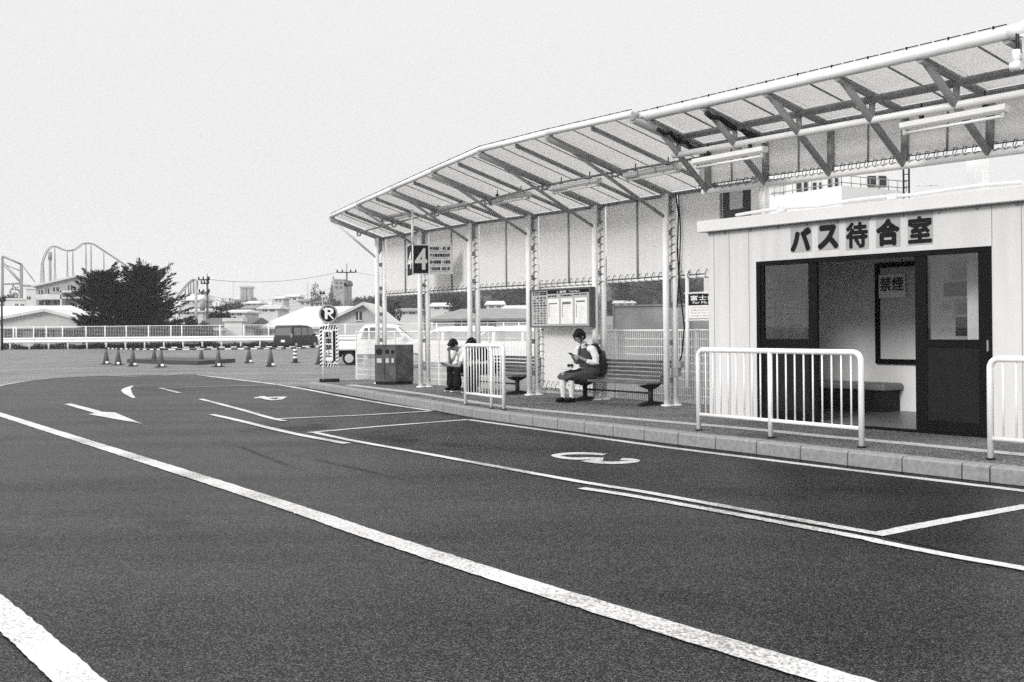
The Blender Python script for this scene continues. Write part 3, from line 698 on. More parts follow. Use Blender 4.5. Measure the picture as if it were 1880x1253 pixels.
# fixed / other leaf behind left one
# back wall window + no smoking sheet
bx0, bz0 = rl(1607, 668, RDEP - .05); bx1, bz1 = rl(1704, 484, RDEP - .05); bz1 = rl(1607, 484, RDEP - .05)[1]
f = MB(); y = RDEP - .05
f.b2((bx0, y, bz0), (bx0 + .07, y + .05, bz1)); f.b2((bx1 - .07, y, bz0), (bx1, y + .05, bz1)); f.b2((bx0 + .07, y, bz0), (bx1 - .07, y + .05, bz0 + .07)); f.b2((bx0 + .07, y, bz1 - .07), (bx1 - .07, y + .05, bz1)); 
wf_ = f.build('back_window', FR, wr)
mb = MB(); mb.b2((bx0 + .07, y + .03, bz0 + .07), (bx1 - .07, y + .04, bz1 - .07)); mb.build('pane', mat('frosted_pane', .66, .35), wf_)
def xz(px, py, dep): return rl(px, py, dep)
ns = thing('no_smoking_notice', 'pale no smoking sheet taped on the waiting room back window', 'notice', lm(wr) @ Vector((bx0, y - .02, bz1)), RROT)
a0 = rl(1614, 548, RDEP - .07); a1 = rl(1662, 503, RDEP - .07)
mb = MB(); mb.b2((0, 0, 0), (a1[0] - a0[0], .004, a1[1] - a0[1])); mb.build('sheet', mat('paper_white', .92, .8), ns)
ns.location = lm(wr) @ Vector((a0[0], RDEP - .078, a0[1]))
w_, h_ = a1[0] - a0[0], a1[1] - a0[1]
mb = MB(); text(mb, '禁煙', (w_ * .06, -.003, h_ * .3), (1, 0, 0), (0, 0, 1), w_ * .88, h_ * .58, .03); mb.build('lettering', mat('faded_ink', .05, .8), ns)
# posters seen through the right leaf
def poster(label, px0, py0, px1, py1, dep, v, lines=0, head=None, dark=.06):
    a0 = rl(px0, py1, dep); a1 = rl(px1, py0, dep)
    t = thing('wall_poster', label, 'poster', lm(wr) @ Vector((a0[0], dep - .006, a0[1])), RROT, 'posters inside the waiting room'); w, h = a1[0] - a0[0], a1[1] - a0[1]
    mb = MB(); mb.b2((0, 0, 0), (w, .004, h)); mb.build('sheet', mat('poster_%d' % int(v * 100), v, .7, .25, 5), t)
    mb = MB()
    for j in range(lines): mb.b2((w * .1, -.003, h * (.12 + .62 * j / max(1, lines))), (w * random.uniform(.6, .9), -.001, h * (.12 + .62 * j / max(1, lines)) + h * .03))
    if head: text(mb, head, (w * .1, -.003, h * .82), (1, 0, 0), (0, 0, 1), w * .8, h * .12, .02)
    if mb.v: mb.build('print', mat('print_ink', dark, .8), t)
DP = RDEP - .003
poster('large pale timetable sheet high behind the right door glass', 1744, 480, 1800, 515, DP - .01, .5, 6)
poster('dark landscape poster in the middle behind the right door glass', 1733, 516, 1800, 545, DP, .09, 3, dark=.3)
poster('small white leaflet left of the lower posters behind the right door', 1729, 552, 1748, 570, DP, .62, 3)
poster('pale photo poster at mid height behind the right door glass', 1752, 548, 1805, 578, DP, .42, 5)
poster('dark framed board low behind the right door glass', 1755, 582, 1805, 617, DP, .03, 4, dark=.2)
def side_reflection(label, px0, py0, px1, py1, v):  # pale side-wall sheets added to imitate reflections in the left door glass
    P0 = RL + RU * (T + .008); A_ = onpl(px0, py1, P0, RN); B_ = onpl(px1, py0, P0, RN); w = (Vector((B_.x, B_.y, 0)) - Vector((A_.x, A_.y, 0))).length; h = B_.z - A_.z
    d = (B_ - A_); t = thing('wall_poster', label, 'poster', A_, math.atan2(d.y, d.x), 'posters inside the waiting room'); mb = MB(); mb.b2((0, -.002, 0), (w, .002, h)); mb.build('sheet', mat('poster_side_%d' % int(v * 100), v, .7, .2, 7), t)
    mb = MB()
    for j in range(5): mb.b2((w * .15, -.005, h * (.15 + .15 * j)), (w * random.uniform(.5, .85), -.003, h * (.17 + .15 * j)))
    mb.build('print', mat('print_ink_soft', .12, .8), t)
side_reflection('tall narrow white strip notice behind the left door glass', 1408, 503, 1419, 620, .93)
side_reflection('wide pale sheet low behind the left door glass', 1437, 550, 1478, 620, .8)
side_reflection('small pale framed notice above the pale sheet behind the left door', 1432, 508, 1474, 546, .6)
# inside bench
bx, bz = rl(1440, 765, RDEP - .55); bx2 = rl(1624, 730, RDEP - .5)[0]
ib = thing('inner_bench', 'upholstered bench inside the waiting room along its back wall', 'bench', lm(wr) @ Vector(((T + .1 + bx2) / 2, RDEP - .3, .03)), RROT)
Lb = bx2 - T - .1
mb = MB(); mb.b2((-Lb / 2, -.2, .30), (Lb / 2, .28, .40)); mb.build('seat', mat('bench_vinyl', .2, .5, .1, 6), ib, bevel=.03)
mb = MB(); mb.b2((-Lb / 2 + .03, -.14, 0), (Lb / 2 - .06, .26, .30)); mb.build('base', mat('bench_base', .02, .6), ib)
# characters on the front
plates = [('バ', 1452, 1490, 415.5, 463), ('ス', 1502, 1540, 410, 459), ('待', 1553, 1595, 403, 458.5), ('合', 1609, 1653, 397.5, 454), ('室', 1667, 1713, 391.5, 449.5)]
PL = mat('character_plate', .38, .6)
for ch, x0, x1, y0, y1 in plates:
    xm = (x0 + x1) / 2; a = rl(x0, 430)[0]; c = rl(x1, 430)[0]; za = rl(xm, y1)[1]; zb = rl(xm, y0)[1]
    mb = MB(); mb.b2((a, -.006, za), (c, 0, zb)); p_ = mb.build('character_plate', PL, wr)
    mb = MB(); w, h = c - a, zb - za
    bo = .085 if ch in 'バス' else (.065 if ch == '合' else .045)
    text(mb, ch, (a + w * .06, -.012, za + h * .08), (1, 0, 0), (0, 0, 1), w * .88, h * .80, bo); text(mb, ch, (a + w * .06, -.0095, za + h * .08), (1, 0, 0), (0, 0, 1), w * .88, h * .80, bo * .5)
    mb.build('character', BLACK, p_)
# sign box beside roof left
ex = thing('roof_side_board', 'dark notice board with pale sheet behind the waiting room roof, left end', 'board', gp(1355, 700, KH) , 0)
P = PT[6] + UD * .6; A_ = onpl(1329, 350, P, UD); C_ = onpl(1386, 398, P, UD)
ex.location = Vector((A_.x, A_.y, C_.z))
mb = MB(); c = (A_ + C_) / 2; w = ((C_ - A_).x ** 2 + (C_ - A_).y ** 2) ** .5; mb.box(Vector((c.x, c.y, c.z)), (w, .05, A_.z - C_.z), X=UD); mb.build('board', mat('board_dark_grey', .05, .6), ex, True)
mb = MB(); mb.box(Vector((c.x, c.y, c.z + .05)) + ND * .03 - UD * .03, (w * .42, .012, (A_.z - C_.z) * .6), X=UD); mb.build('sheet', LGREY, ex, True)
# ================================================================== TUBE RAILINGS
def railing(label, a, b_, posts, nb, h=.93, rot=None):
    a = Vector(a); b_ = Vector(b_); d = (b_ - a); d.z = 0; L = d.length; rz = math.atan2(d.y, d.x)
    t = thing('tube_railing', label, 'railing', (a.x, a.y, KH), rz, 'white tube railings along the kerb')
    r = .03; c = .09; mb = MB(); pts = [(0, 0, 0), (0, 0, h - c)]
    for k in range(1, 6): an = math.pi / 2 * k / 5; pts.append((c - c * math.cos(an), 0, h - c + c * math.sin(an)))
    pts2 = [(L - p[0], 0, p[2]) for p in reversed(pts)]
    mb.limb(pts + pts2, [r] * (len(pts) * 2), 14, True, False); mb.build('outer_frame', STEEL, t)
    mb = MB(); mb.tube((r * .8, 0, .19), (L - r * .8, 0, .19), .022, 12); mb.build('lower_rail', STEEL, t)
    for f_ in posts:
        mb = MB(); mb.tube((L * f_, 0, -.005), (L * f_, 0, h - .02), r * .92, 12); mb.build('middle_post', STEEL, t)
    for i in range(nb):
        x = L * (i + 1) / (nb + 1)
        if any(abs(x - L * f_) < .05 for f_ in posts): continue
        mb = MB(); mb.tube((x, 0, .2), (x, 0, h - .02), .0095, 8); mb.build('bar', STEEL, t)
    mb = MB()
    for x in [0, L] + [L * f_ for f_ in posts]: mb.tube((x, 0, -.004), (x, 0, .01), r * 1.45, 12)
    mb.build('foot_ring', RUB, t)
    return t
a = gp(1283, 789.7, KH); b_ = gp(1582, 821, KH)
print('railing h', 1.4 - .15 - (641.4 - 600) / F * a.y, 1.4 - KH - (646 - 597.5) / F * b_.y, (b_ - a).length)
railing('long tube railing before the waiting room doors, middle of the three', a, b_, [(gp(1420, 803, KH) - a).length / (b_ - a).length], 18, h=.97)
a = gp(855, 743.5, KH); b_ = gp(925, 752.5, KH); railing('small tube railing in front of the two people, left of the platform', a, b_, [(gp(905, 749.5, KH) - a).length / (b_ - a).length], 12, h=.98)
a = gp(1819, 843, KH); dd2 = (gp(1582, 821, KH) - gp(1283, 789.7, KH)).normalized(); railing('tube railing cut by the right picture edge', a, a + dd2 * 2.4, [.5], 18, h=.93)
# ================================================================== BENCHES
def bench(label, c):
    t = thing('slatted_bench', label, 'bench', c, WROT, 'slatted benches on the platform')
    L = 1.95
    for i in range(4):
        mb = MB(); mb.box((0, -.19 + i * .115, .355), (L, .095, .035)); mb.build('seat_slat', WOODB, t, bevel=.008)
    for i in range(5):
        z = .42 + i * .066; y = .23 + i * .022; mb = MB(); mb.box((0, y, z), (L, .028, .047), Z=(0, -.3, 1)); mb.build('back_slat', WOODB, t, bevel=.006)
    for s in (-.82, .82):
        mb = MB(); mb.prism([(s - .03, -.25, .325), (s - .03, .19, .325), (s - .03, .14, .285), (s - .03, .05, .25), (s - .03, -.05, .25), (s - .03, -.17, .29)], (.06, 0, 0))
        mb.tube((s, 0, .03), (s, 0, .28), .042, 12)
        mb.prism([(s - .04, -.27, 0), (s - .04, .27, 0), (s - .04, .25, .03), (s - .04, .07, .065), (s - .04, -.07, .065), (s - .04, -.25, .03)], (.08, 0, 0))
        mb.limb([(s, .17, .31), (s, .24, .38), (s, .285, .52), (s, .345, .72)], [.022, .022, .02, .016], 8)
        mb.limb([(s, .345, .72), (s, .33, .735), (s, .30, .73)], [.016] * 3, 8)
        mb.build('leg', DARK, t)
    mb = MB(); mb.tube((-.82, 0, .19), (.82, 0, .19), .016, 8); mb.build('stretcher', DARK, t)
    return t
b2c = (gp(1082, 734, KH) + gp(1187, 745, KH)) / 2; b1r = gp(950, 723.5, KH); b1c = b1r - UD * .82
print('bench', b2c, b1c)
bench('worn slatted bench with the schoolgirl on its left end', b2c)
bench('slatted bench behind the small railing with two people', b1c)
# ================================================================== PEOPLE
def limbset(mb, L):
    for pts, rs in L: mb.limb(pts, rs, 12)
def hand(mb, w, d, up, side=1, curl=.5, s=1.0):
    """palm from wrist w along d; up = back of hand normal"""
    d = Vector(d).normalized(); up = Vector(up).normalized(); sd = d.cross(up).normalized() * side; w = Vector(w)
    mb.limb([w, w + d * .035 * s, w + d * .075 * s], [.022 * s, .030 * s, .028 * s], 10)
    for i, (o, l) in enumerate(((-.027, .062), (-.009, .072), (.009, .067), (.026, .052))):
        b0 = w + d * .085 * s + sd * o * s; c1 = b0 + (d * (1 - curl * .3) - up * curl * .45).normalized() * l * .5 * s; c2 = c1 + (d * (1 - curl) - up * curl * 1.1).normalized() * l * .5 * s
        mb.limb([b0, c1, c2], [.0095 * s, .0088 * s, .0075 * s], 8)
    b0 = w + d * .035 * s - sd * .028 * s; mb.limb([b0, b0 - sd * .025 * s + d * .025 * s, b0 - sd * .022 * s + d * .05 * s - up * .01], [.011 * s, .0105 * s, .009 * s], 8)
def head(mb, c, pitch, s=1.0):
    M = Matrix.Rotation(pitch, 3, 'Y')          # positive: looks down (local x is forward)
    q = lambda x, y, z: Vector(c) + M @ Vector((x, y, z)) * s
    mb.ell(q(-.01, 0, .02), (.095 * s, .075 * s, .095 * s), M=M); mb.ell(q(.02, 0, -.035), (.068 * s, .055 * s, .075 * s), M=M)
    mb.limb([q(.085, 0, .015), q(.103, 0, -.015), q(.098, 0, -.022)], [.008, .012, .01], 8)     # nose
    mb.limb([q(.075, -.018, -.052), q(.084, 0, -.052), q(.075, .018, -.052)], [.007, .009, .007], 6)
    for sy in (-1, 1): mb.ell(q(-.005, sy * .074, -.005), (.018, .009, .03), 8, 6, M=M)
    return q
def person(label, loc, rz, body, skinM=SKIN):
    return thing('person', label, 'person', loc, rz)
# --- schoolgirl
fw_ = Vector((-.76, -.65, 0)).normalized(); gz = math.atan2(fw_.y, fw_.x)
gloc = gp(1030, 738, KH).lerp(gp(1048, 742, KH), .5)
hipw = b2c - UD * .70; 
girl = thing('person', 'seated schoolgirl in white shirt, dark vest and skirt looking at her phone', 'person', (hipw.x + ND.x * .03, hipw.y + ND.y * .03, KH), gz)
mb = MB(); V = Vector
limbset(mb, [([(0, 0, .45), (.0, 0, .56), (.03, 0, .68), (.07, 0, .82), (.10, 0, .90)], [.13, .12, .115, .115, .08]),
             ([(.06, -.14, .89), (.06, .14, .89)], [.055, .055]), ([(.10, 0, .9), (.135, 0, .97), (.15, 0, 1.02)], [.05, .042, .042]),
             ([(0, .08, .44), (.25, .085, .445), (.47, .08, .44)], [.085, .075, .055]), ([(0, -.08, .44), (.27, -.085, .445), (.50, -.07, .45)], [.085, .075, .055]),
             ([(.48, .08, .43), (.485, .08, .28), (.47, .08, .10), (.47, .08, .07)], [.052, .05, .034, .034]), ([(.51, -.07, .43), (.53, -.07, .28), (.53, -.06, .10), (.53, -.06, .07)], [.052, .05, .034, .034]),
             ([(.47, .08, .05), (.60, .09, .03)], [.035, .028]), ([(.53, -.06, .05), (.66, -.05, .03)], [.035, .028]),
             ([(.06, .16, .88), (.03, .20, .76), (.02, .205, .65)], [.048, .04, .034]), ([(.02, .205, .65), (.14, .17, .67), (.27, .09, .74)], [.034, .03, .022]),
             ([(.06, -.16, .88), (.05, -.20, .76), (.06, -.2, .66)], [.048, .04, .034]), ([(.06, -.2, .66), (.18, -.14, .69), (.29, -.05, .75)], [.034, .03, .022])])
hand(mb, (.27, .09, .74), (.9, -.45, .35), (.0, .8, -.2), 1, .6, .9); hand(mb, (.29, -.05, .75), (.9, .35, .3), (0, -.8, -.2), -1, .6, .9)
q = head(mb, (.20, 0, 1.10), R(34))
mb.build('body', SKIN, girl, remesh=.0065, smoothit=2)
mb = MB(); M = Matrix.Rotation(R(34), 3, 'Y')
mb.ell(q(-.022, 0, .035), (.103, .088, .098), 18, 12, M=M); mb.ell(q(-.055, 0, -.02), (.07, .083, .085), 14, 10, M=M)
mb.limb([q(.06, -.045, .075), q(.082, 0, .07), q(.06, .045, .075)], [.022, .024, .022], 8)
mb.limb([q(.045, .07, .05), q(.05, .078, .0), q(.06, .075, -.05), q(.07, .065, -.085)], [.02, .017, .012, .006], 8); mb.limb([q(.045, -.07, .05), q(.05, -.078, .0), q(.06, -.07, -.06)], [.02, .017, .01], 8)
mb.ell(q(-.11, 0, -.03), (.04, .045, .045), 10, 8)
mb.build('hair', HAIR, girl, remesh=.009, smoothit=2)
mb = MB(); mb.ell(q(.083, .03, .012), (.006, .012, .005), 8, 6); mb.ell(q(.083, -.03, .012), (.006, .012, .005), 8, 6); mb.build('eyes', BLACK, girl)
mb = MB(); limbset(mb, [([(0, 0, .50), (.02, 0, .62), (.055, 0, .76), (.09, 0, .88)], [.128, .122, .128, .095]), ([(.065, -.15, .89), (.065, .15, .89)], [.062, .062]),
    ([(.06, .165, .885), (.03, .215, .76), (.02, .215, .645), (.09, .195, .655), (.155, .165, .675)], [.062, .062, .058, .048, .04]), ([(.06, -.165, .885), (.05, -.21, .76), (.06, -.21, .66), (.18, -.15, .69)], [.062, .06, .056, .042])])
mb.limb([(.165, .03, .945), (.12, .06, .985), (.07, .045, 1.0), (.06, 0, 1.0), (.07, -.045, 1.0), (.12, -.06, .985), (.165, -.03, .945)], [.018] * 7, 8)
mb.build('shirt', SHIRT, girl, remesh=.009, smoothit=2)
mb = MB(); limbset(mb, [([(0, 0, .47), (.02, 0, .60), (.055, 0, .75), (.075, 0, .85)], [.142, .136, .137, .12]), ([(.06, -.095, .90), (.06, .095, .90)], [.064, .064])])
mb.build('vest', VEST, girl, remesh=.011, smoothit=3)
mb = MB(); mb.limb([(.175, 0, .93), (.20, .0, .86), (.20, 0, .80)], [.012, .02, .012], 8); mb.build('ribbon_tie', VEST, girl)
def rr(x, cy, w, zt, zb, n=20, tl=0):
    o = []
    for k in range(n):
        a = 2 * math.pi * k / n; o.append(V((x + tl * math.sin(a) * -.05, cy + w * math.copysign(abs(math.cos(a)) ** .7, math.cos(a)), (zt + zb) / 2 + (zt - zb) / 2 * math.copysign(abs(math.sin(a)) ** .75, math.sin(a)) + .008 * math.sin(k * 2.7 + x * 20))))
    return o
mb = MB(); mb.loft([rr(-.15, 0, .15, .58, .40), rr(-.08, 0, .185, .62, .385), rr(.03, 0, .205, .60, .36), rr(.15, 0, .215, .565, .30, tl=1), rr(.28, 0, .21, .545, .29, tl=1), rr(.40, 0, .20, .53, .33, tl=1), rr(.50, 0, .185, .515, .37, tl=1), rr(.57, 0, .16, .49, .385, tl=1)])
mb.build('skirt', SKIRT, girl, remesh=.012, smoothit=3)
for (x, y, dx) in ((.47, .08, .13), (.53, -.06, .13)):
    mb = MB(); mb.limb([(x + .01, y, .38), (x + .008, y, .26), (x, y, .12), (x + .005, y, .075)], [.057, .055, .042, .043], 12); mb.build('sock', SOCK, girl)
    mb = MB(); mb.limb([(x - .03, y, .045), (x + .05, y + .004, .042), (x + .14, y + .01, .034)], [.043, .045, .038], 12); mb.b2((x - .06, y - .035, 0), (x + .16, y + .045, .015)); mb.build('shoe', SHOE, girl, remesh=.008, smoothit=1)
PHM = mat('phone_case', .05, .3)
gm = lm(girl)
ph = thing('phone', 'phone held up in the hands of the schoolgirl', 'phone', gm @ V((.385, .01, .79)), gz)
mb = MB(); mb.box((0, 0, 0), (.14, .072, .011), X=(.8, 0, .45)); mb.build('case', PHM, ph, bevel=.003)
mb = MB(); mb.box((-.003, 0, .0065), (.125, .062, .002), X=(.8, 0, .45)); mb.build('screen', mat('phone_screen', .02, .1), ph)
bk = thing('backpack', 'dark nylon backpack on the back of the schoolgirl', 'backpack', gm @ V((-.22, 0, .40)), gz)
mb = MB(); mb.loft([rr2 for rr2 in [[V((-.02 + .13 * math.cos(a), .17 * math.sin(a) * s, z)) for a in [2 * math.pi * k / 18 for k in range(18)]] for (z, s) in ((.0, .8), (.04, 1.05), (.16, 1.12), (.28, 1.0), (.38, .85), (.45, .55))]])
mb.build('bag', BAGM, bk, remesh=.014, smoothit=3)
mb = MB(); mb.limb([V((.02, .12, .42)), V((.14, .13, .56)), V((.26, .155, .55)), V((.31, .17, .45)), V((.27, .2, .32)), V((.12, .19, .24))], [.026, .028, .028, .026, .022, .02], 8)
mb.limb([V((.02, -.12, .42)), V((.14, -.13, .56)), V((.26, -.155, .55)), V((.31, -.17, .45))], [.024] * 4, 8); mb.build('strap', BAGM, bk)
mb = MB(); mb.limb([V((-.16, .02, .08)), V((-.17, .02, .20)), V((-.14, .02, .26))], [.05, .055, .03], 8); mb.build('front_pocket', BAGM, bk)
pg = thing('paper_sheet', 'white sheet of paper lying on the lap of the schoolgirl', 'paper', gm @ V((.42, 0, .56)), gz)
mb = MB(); n = 6
vs = [V((-.17 + .34 * i / n, -.14 + .28 * j, .012 * math.sin(i * 1.3) - .012 * i / n * (1 + j) + .005)) for i in range(n + 1) for j in (0, 1)]
mb.add(vs, [(2 * i, 2 * i + 2, 2 * i + 3, 2 * i + 1) for i in range(n)], True); o = mb.build('sheet', WHITE, pg); s_ = o.modifiers.new('s', 'SOLIDIFY'); s_.thickness = .006
kc = thing('pompom_charm', 'two fuzzy dark pompom charms on the lap of the schoolgirl', 'charm', gm @ V((.40, -.02, .61)), gz)
mb = MB(); random.seed(3)
for c in ((-.04, 0, 0), (.05, .02, 0)):
    for k in range(160):
        d = V((random.gauss(0, 1), random.gauss(0, 1), random.gauss(0, 1))).normalized(); mb.tube(V(c), V(c) + d * .034, .004, 3, .001, False)
mb.build('pompom', mat('fuzzy_grey', .06, .9), kc)
# --- the two on the far bench
def seated(label, loc, rz, lean, shirt, trous, head_pitch, arm, hs=1.0, skirtlike=True):
    t = thing('person', label, 'person', loc, rz)
    c, s = math.cos(lean), math.sin(lean)
    def T_(x, z): return (x * c + (z - .45) * s, (z - .45) * c - x * s + .45)
    def P_(x, y, z): a = T_(x, z); return V((a[0], y, a[1]))
    kx = .44
    mb = MB(); limbset(mb, [([P_(0, 0, .45), P_(0, 0, .6), P_(-.01, 0, .75), P_(.03, 0, .9)], [.13, .125, .13, .09]), ([P_(.02, -.16, .9), P_(.02, .16, .9)], [.058, .058]), ([P_(.03, 0, .9), P_(.07, 0, 1.0)], [.05, .045]),
        ([(0, .09, .44), (kx, .12, .44)], [.085, .06]), ([(0, -.09, .44), (kx, -.12, .44)], [.085, .06]), ([(kx, .12, .43), (kx - .03, .11, .09)], [.055, .036]), ([(kx, -.12, .43), (kx - .06, -.11, .09)], [.055, .036]),
        ([(kx - .03, .11, .05), (kx + .1, .13, .03)], [.036, .03]), ([(kx - .06, -.11, .05), (kx + .07, -.13, .03)], [.036, .03])])
    sh_ = [P_(.02, .18, .89), P_(.02, -.18, .89)]
    for i, (el, wr_) in enumerate(arm):
        mb.limb([sh_[i], V(el)], [.046, .036], 10); mb.limb([V(el), V(wr_)], [.036, .024], 10)
        d = (V(wr_) - V(el)).normalized(); hand(mb, wr_, d, (0, 1 if i == 0 else -1, .3), 1 if i == 0 else -1, .7, 1.0)
    hc = P_(.11, 0, 1.08); q = head(mb, hc, head_pitch, hs); mb.build('body', SKIN, t, remesh=.0075, smoothit=2)
    M = Matrix.Rotation(head_pitch, 3, 'Y')
    mb = MB(); mb.ell(q(-.022, 0, .04), (.106, .086, .092), 18, 12, M=M); mb.ell(q(-.055, 0, -.0), (.06, .08, .07), 14, 10, M=M); mb.limb([q(.05, -.045, .085), q(.078, 0, .08), q(.05, .045, .085)], [.024] * 3, 8)
    mb.build('hair', HAIR, t, remesh=.01, smoothit=1)
    mb = MB(); mb.ell(q(.085, .03, .012), (.006, .012, .005), 8, 6); mb.ell(q(.085, -.03, .012), (.006, .012, .005), 8, 6); mb.build('eyes', BLACK, t)
    mb = MB(); limbset(mb, [([P_(-.01, 0, .46), P_(-.01, 0, .6), P_(-.02, 0, .76), P_(.02, 0, .88)], [.145, .14, .145, .11]), ([P_(.015, -.17, .895), P_(.015, .17, .895)], [.068, .068])])
    for i, (el, wr_) in enumerate(arm): mb.limb([sh_[i], sh_[i].lerp(V(el), .62)], [.068, .064], 12)
    mb.build('shirt', shirt, t, remesh=.011, smoothit=2)
    mb = MB(); w = 1.0
    for sy in (1, -1):
        xo = 0 if sy > 0 else -.03
        mb.limb([(0, sy * .09, .45), (.25, sy * .11, .455), (kx + .01, sy * .12, .44), (kx + .0 + xo, sy * .12, .30), (kx - .0 + xo, sy * .12, .15)], [.11, .095, .072, .08, .092], 14)
    mb.limb([(0, 0, .45), (0, 0, .5)], [.15, .14], 12); mb.build('trousers', trous, t, remesh=.012, smoothit=2)
    for sy, x in ((1, kx - .03), (-1, kx - .06)):
        mb = MB(); mb.limb([(x - .03, sy * .11, .045), (x + .05, sy * .118, .045), (x + .15, sy * .125, .036)], [.045, .046, .036], 12); s_ = mb.build('shoe', SHOE, t, remesh=.008, smoothit=1)
        mb = MB(); mb.b2((x - .07, sy * .11 - .036, .0), (x + .19, sy * .125 + .036, .016)); mb.build('sole', WHITE, s_, bevel=.004)
        mb = MB(); mb.tube((x, sy * .11, .08), (x, sy * .11, .15), .04, 10); mb.build('sock', SOCK, t)
    return t
nz = math.atan2(ND.y, ND.x)
h1 = b1c - UD * .80 - ND * .0
boy = seated('boy in white t-shirt and wide black trousers leaning over his phone', (h1.x, h1.y, KH), nz + .12, R(33), SHIRT, TROUS, R(48), [((.42, .15, .50), (.62, .05, .53)), ((.40, -.16, .53), (.52, -.03, .80))])
bmx = lm(boy)
ph2 = thing('phone', 'phone held low by the boy in the white t-shirt', 'phone', bmx @ V((.73, .02, .565)), nz + .12)
mb = MB(); mb.box((0, 0, 0), (.14, .072, .011), X=(.9, 0, .2)); mb.build('case', PHM, ph2, bevel=.003)
mb = MB(); mb.box((0, 0, .0065), (.125, .062, .002), X=(.9, 0, .2)); mb.build('screen', MT['phone_screen'], ph2)
h2 = b1c - UD * .10
seated('person in black top half hidden behind the small railing', (h2.x, h2.y, KH), nz - .05, R(30), mat('black_top', .012, .9), TROUS, R(46), [((.20, .24, .58), (.42, .1, .58)), ((.20, -.24, .58), (.42, -.1, .58))])
wb = thing('tote_bag', 'white shoulder bag between the two people on the far bench', 'bag', Vector((h2.x, h2.y, KH + .375)) - UD * .25 + ND * .06, nz)
mb = MB(); mb.loft([[V((.17 * math.cos(a), .07 * math.sin(a), z)) * 1.0 for a in [2 * math.pi * k / 14 for k in range(14)]] for z in (0, .05, .16, .22)]); mb.build('bag', SHIRT, wb)
mb = MB(); mb.limb([(-.1, 0, .22), (-.08, 0, .33), (0, 0, .38), (.08, 0, .33), (.1, 0, .22)], [.01] * 5, 6); mb.build('handle', SHIRT, wb)
# ================================================================== SIGNS
# hanging number 4 sign
sy_ = 21.6
c0 = at(757.5, 449, sy_); c1 = at(831, 449, sy_ + .05); h4 = (504 - 449) / F * sy_
sg = thing('hanging_stop_sign', 'hanging stop sign with white 4 on black and place names', 'sign', (c0.x, c0.y, c0.z - h4))
X4 = (c1 - c0); X4.z = 0; w4 = X4.length; X4.normalize(); N4 = Vector((X4.y, -X4.x, 0))
SGM = mat('sign_face_grey', .5, .5, .05, 9)
def face(o, X, Nn, w, h, base, par):
    mb = MB(); mb.box(o + X * w / 2 + V((0, 0, h / 2)) - Nn * .012, (w, .024, h), X=X); return mb.build(base[0], base[1], par, True, bevel=.003)
o = Vector((c0.x, c0.y, c0.z - h4))
fc = face(o, X4, N4, w4, h4, ('panel', SGM), sg)
mb = MB(); bw_ = w4 * .36; mb.box(o + X4 * (bw_ / 2 + .02) + V((0, 0, h4 / 2)) + N4 * .002, (bw_, .004, h4 * .93), X=X4); mb.build('number_field', BLACK, fc, True)
mb = MB(); text(mb, '4', o + X4 * (.02 + bw_ * .12) + N4 * .007 + V((0, 0, h4 * .17)), X4, (0, 0, 1), bw_ * .78, h4 * .68, .035); mb.build('number', LGREY, fc, True)
mb = MB(); rows = ['甲府駅・西 湖', '芦川農産物直売所', '道の駅朝霧・本栖湖', '下部温泉郷・新富士駅']; sub = ['Kofu Sta. Lake Saiko', 'Ashigawa Farm Market', 'Asagiri  Lake Motosu', 'Shimobe  Shin-Fuji Sta.']
for i, (r_, s_) in enumerate(zip(rows, sub)):
    z = h4 * (.80 - .225 * i); x = .02 + bw_ + .035; ww = w4 - x - .06
    text(mb, r_, o + X4 * x + N4 * .003 + V((0, 0, z)), X4, (0, 0, 1), ww, h4 * .115, .03); text(mb, s_, o + X4 * (x + .01) + N4 * .003 + V((0, 0, z - h4 * .06)), X4, (0, 0, 1), ww * .9, h4 * .032, .0)
mb.build('lettering', BLACK, fc, True)
Xs = Vector((-.17, .62, 0)); ws = Xs.length; Xs.normalize(); Ns = Vector((Xs.y, -Xs.x, 0)); Ns = -Ns if Ns.y > 0 else Ns
os_ = o + Xs * ws
fs_ = face(os_, -Xs, Ns, ws, h4, ('side_panel', BLACK), sg)
mb = MB(); text(mb, '4', os_ - Xs * ws * .14 + Ns * .005 + V((0, 0, h4 * .22)), -Xs, (0, 0, 1), ws * .72, h4 * .55, .04); mb.build('number', WHITE, fs_, True)
mb = MB(); mb.tube(o + V((0, 0, -.01)) - X4 * .0, o + V((0, 0, h4 + .02)), .014, 8); rr_ = at(757.5, 385, sy_); mb.tube(o + V((0, 0, h4)), Vector((o.x, o.y, rr_.z)), .026, 10); mb.build('hanger_pole', STEEL, sg, True)
# timetable board
A = PT[3] + ND * .30; B = PT[4] + ND * .30
tl = onpl(974, 533, A, UD); tr = onpl(1084.5, 526.5, A, UD); bl = onpl(977, 602, A, UD)
zt = (tl.z + tr.z) / 2; hb_ = zt - bl.z; Wb = (Vector((tr.x, tr.y, 0)) - Vector((tl.x, tl.y, 0))).length
print('board', Wb, hb_, zt)
bd = thing('timetable_board', 'framed dark timetable board with three white sheets between posts', 'notice board', (tl.x, tl.y, zt - hb_), WROT)
mb = MB(); mb.b2((0, .0, 0), (Wb, .10, hb_)); mb.build('case', mat('board_case', .09, .5), bd, bevel=.004)
fr_ = .03
mb = MB(); 
for bb in (((0, -.02, 0), (Wb, 0, fr_)), ((0, -.02, hb_ - fr_), (Wb, 0, hb_)), ((0, -.02, fr_), (fr_, 0, hb_ - fr_)), ((Wb - fr_, -.02, fr_), (Wb, 0, hb_ - fr_))): mb.b2(*bb)
mb.build('frame', mat('board_frame', .10, .5), bd)
mb = MB(); mb.b2((fr_, -.004, fr_), (Wb - fr_, 0, hb_ - fr_)); mb.build('backing', mat('board_back', .42, .7), bd)
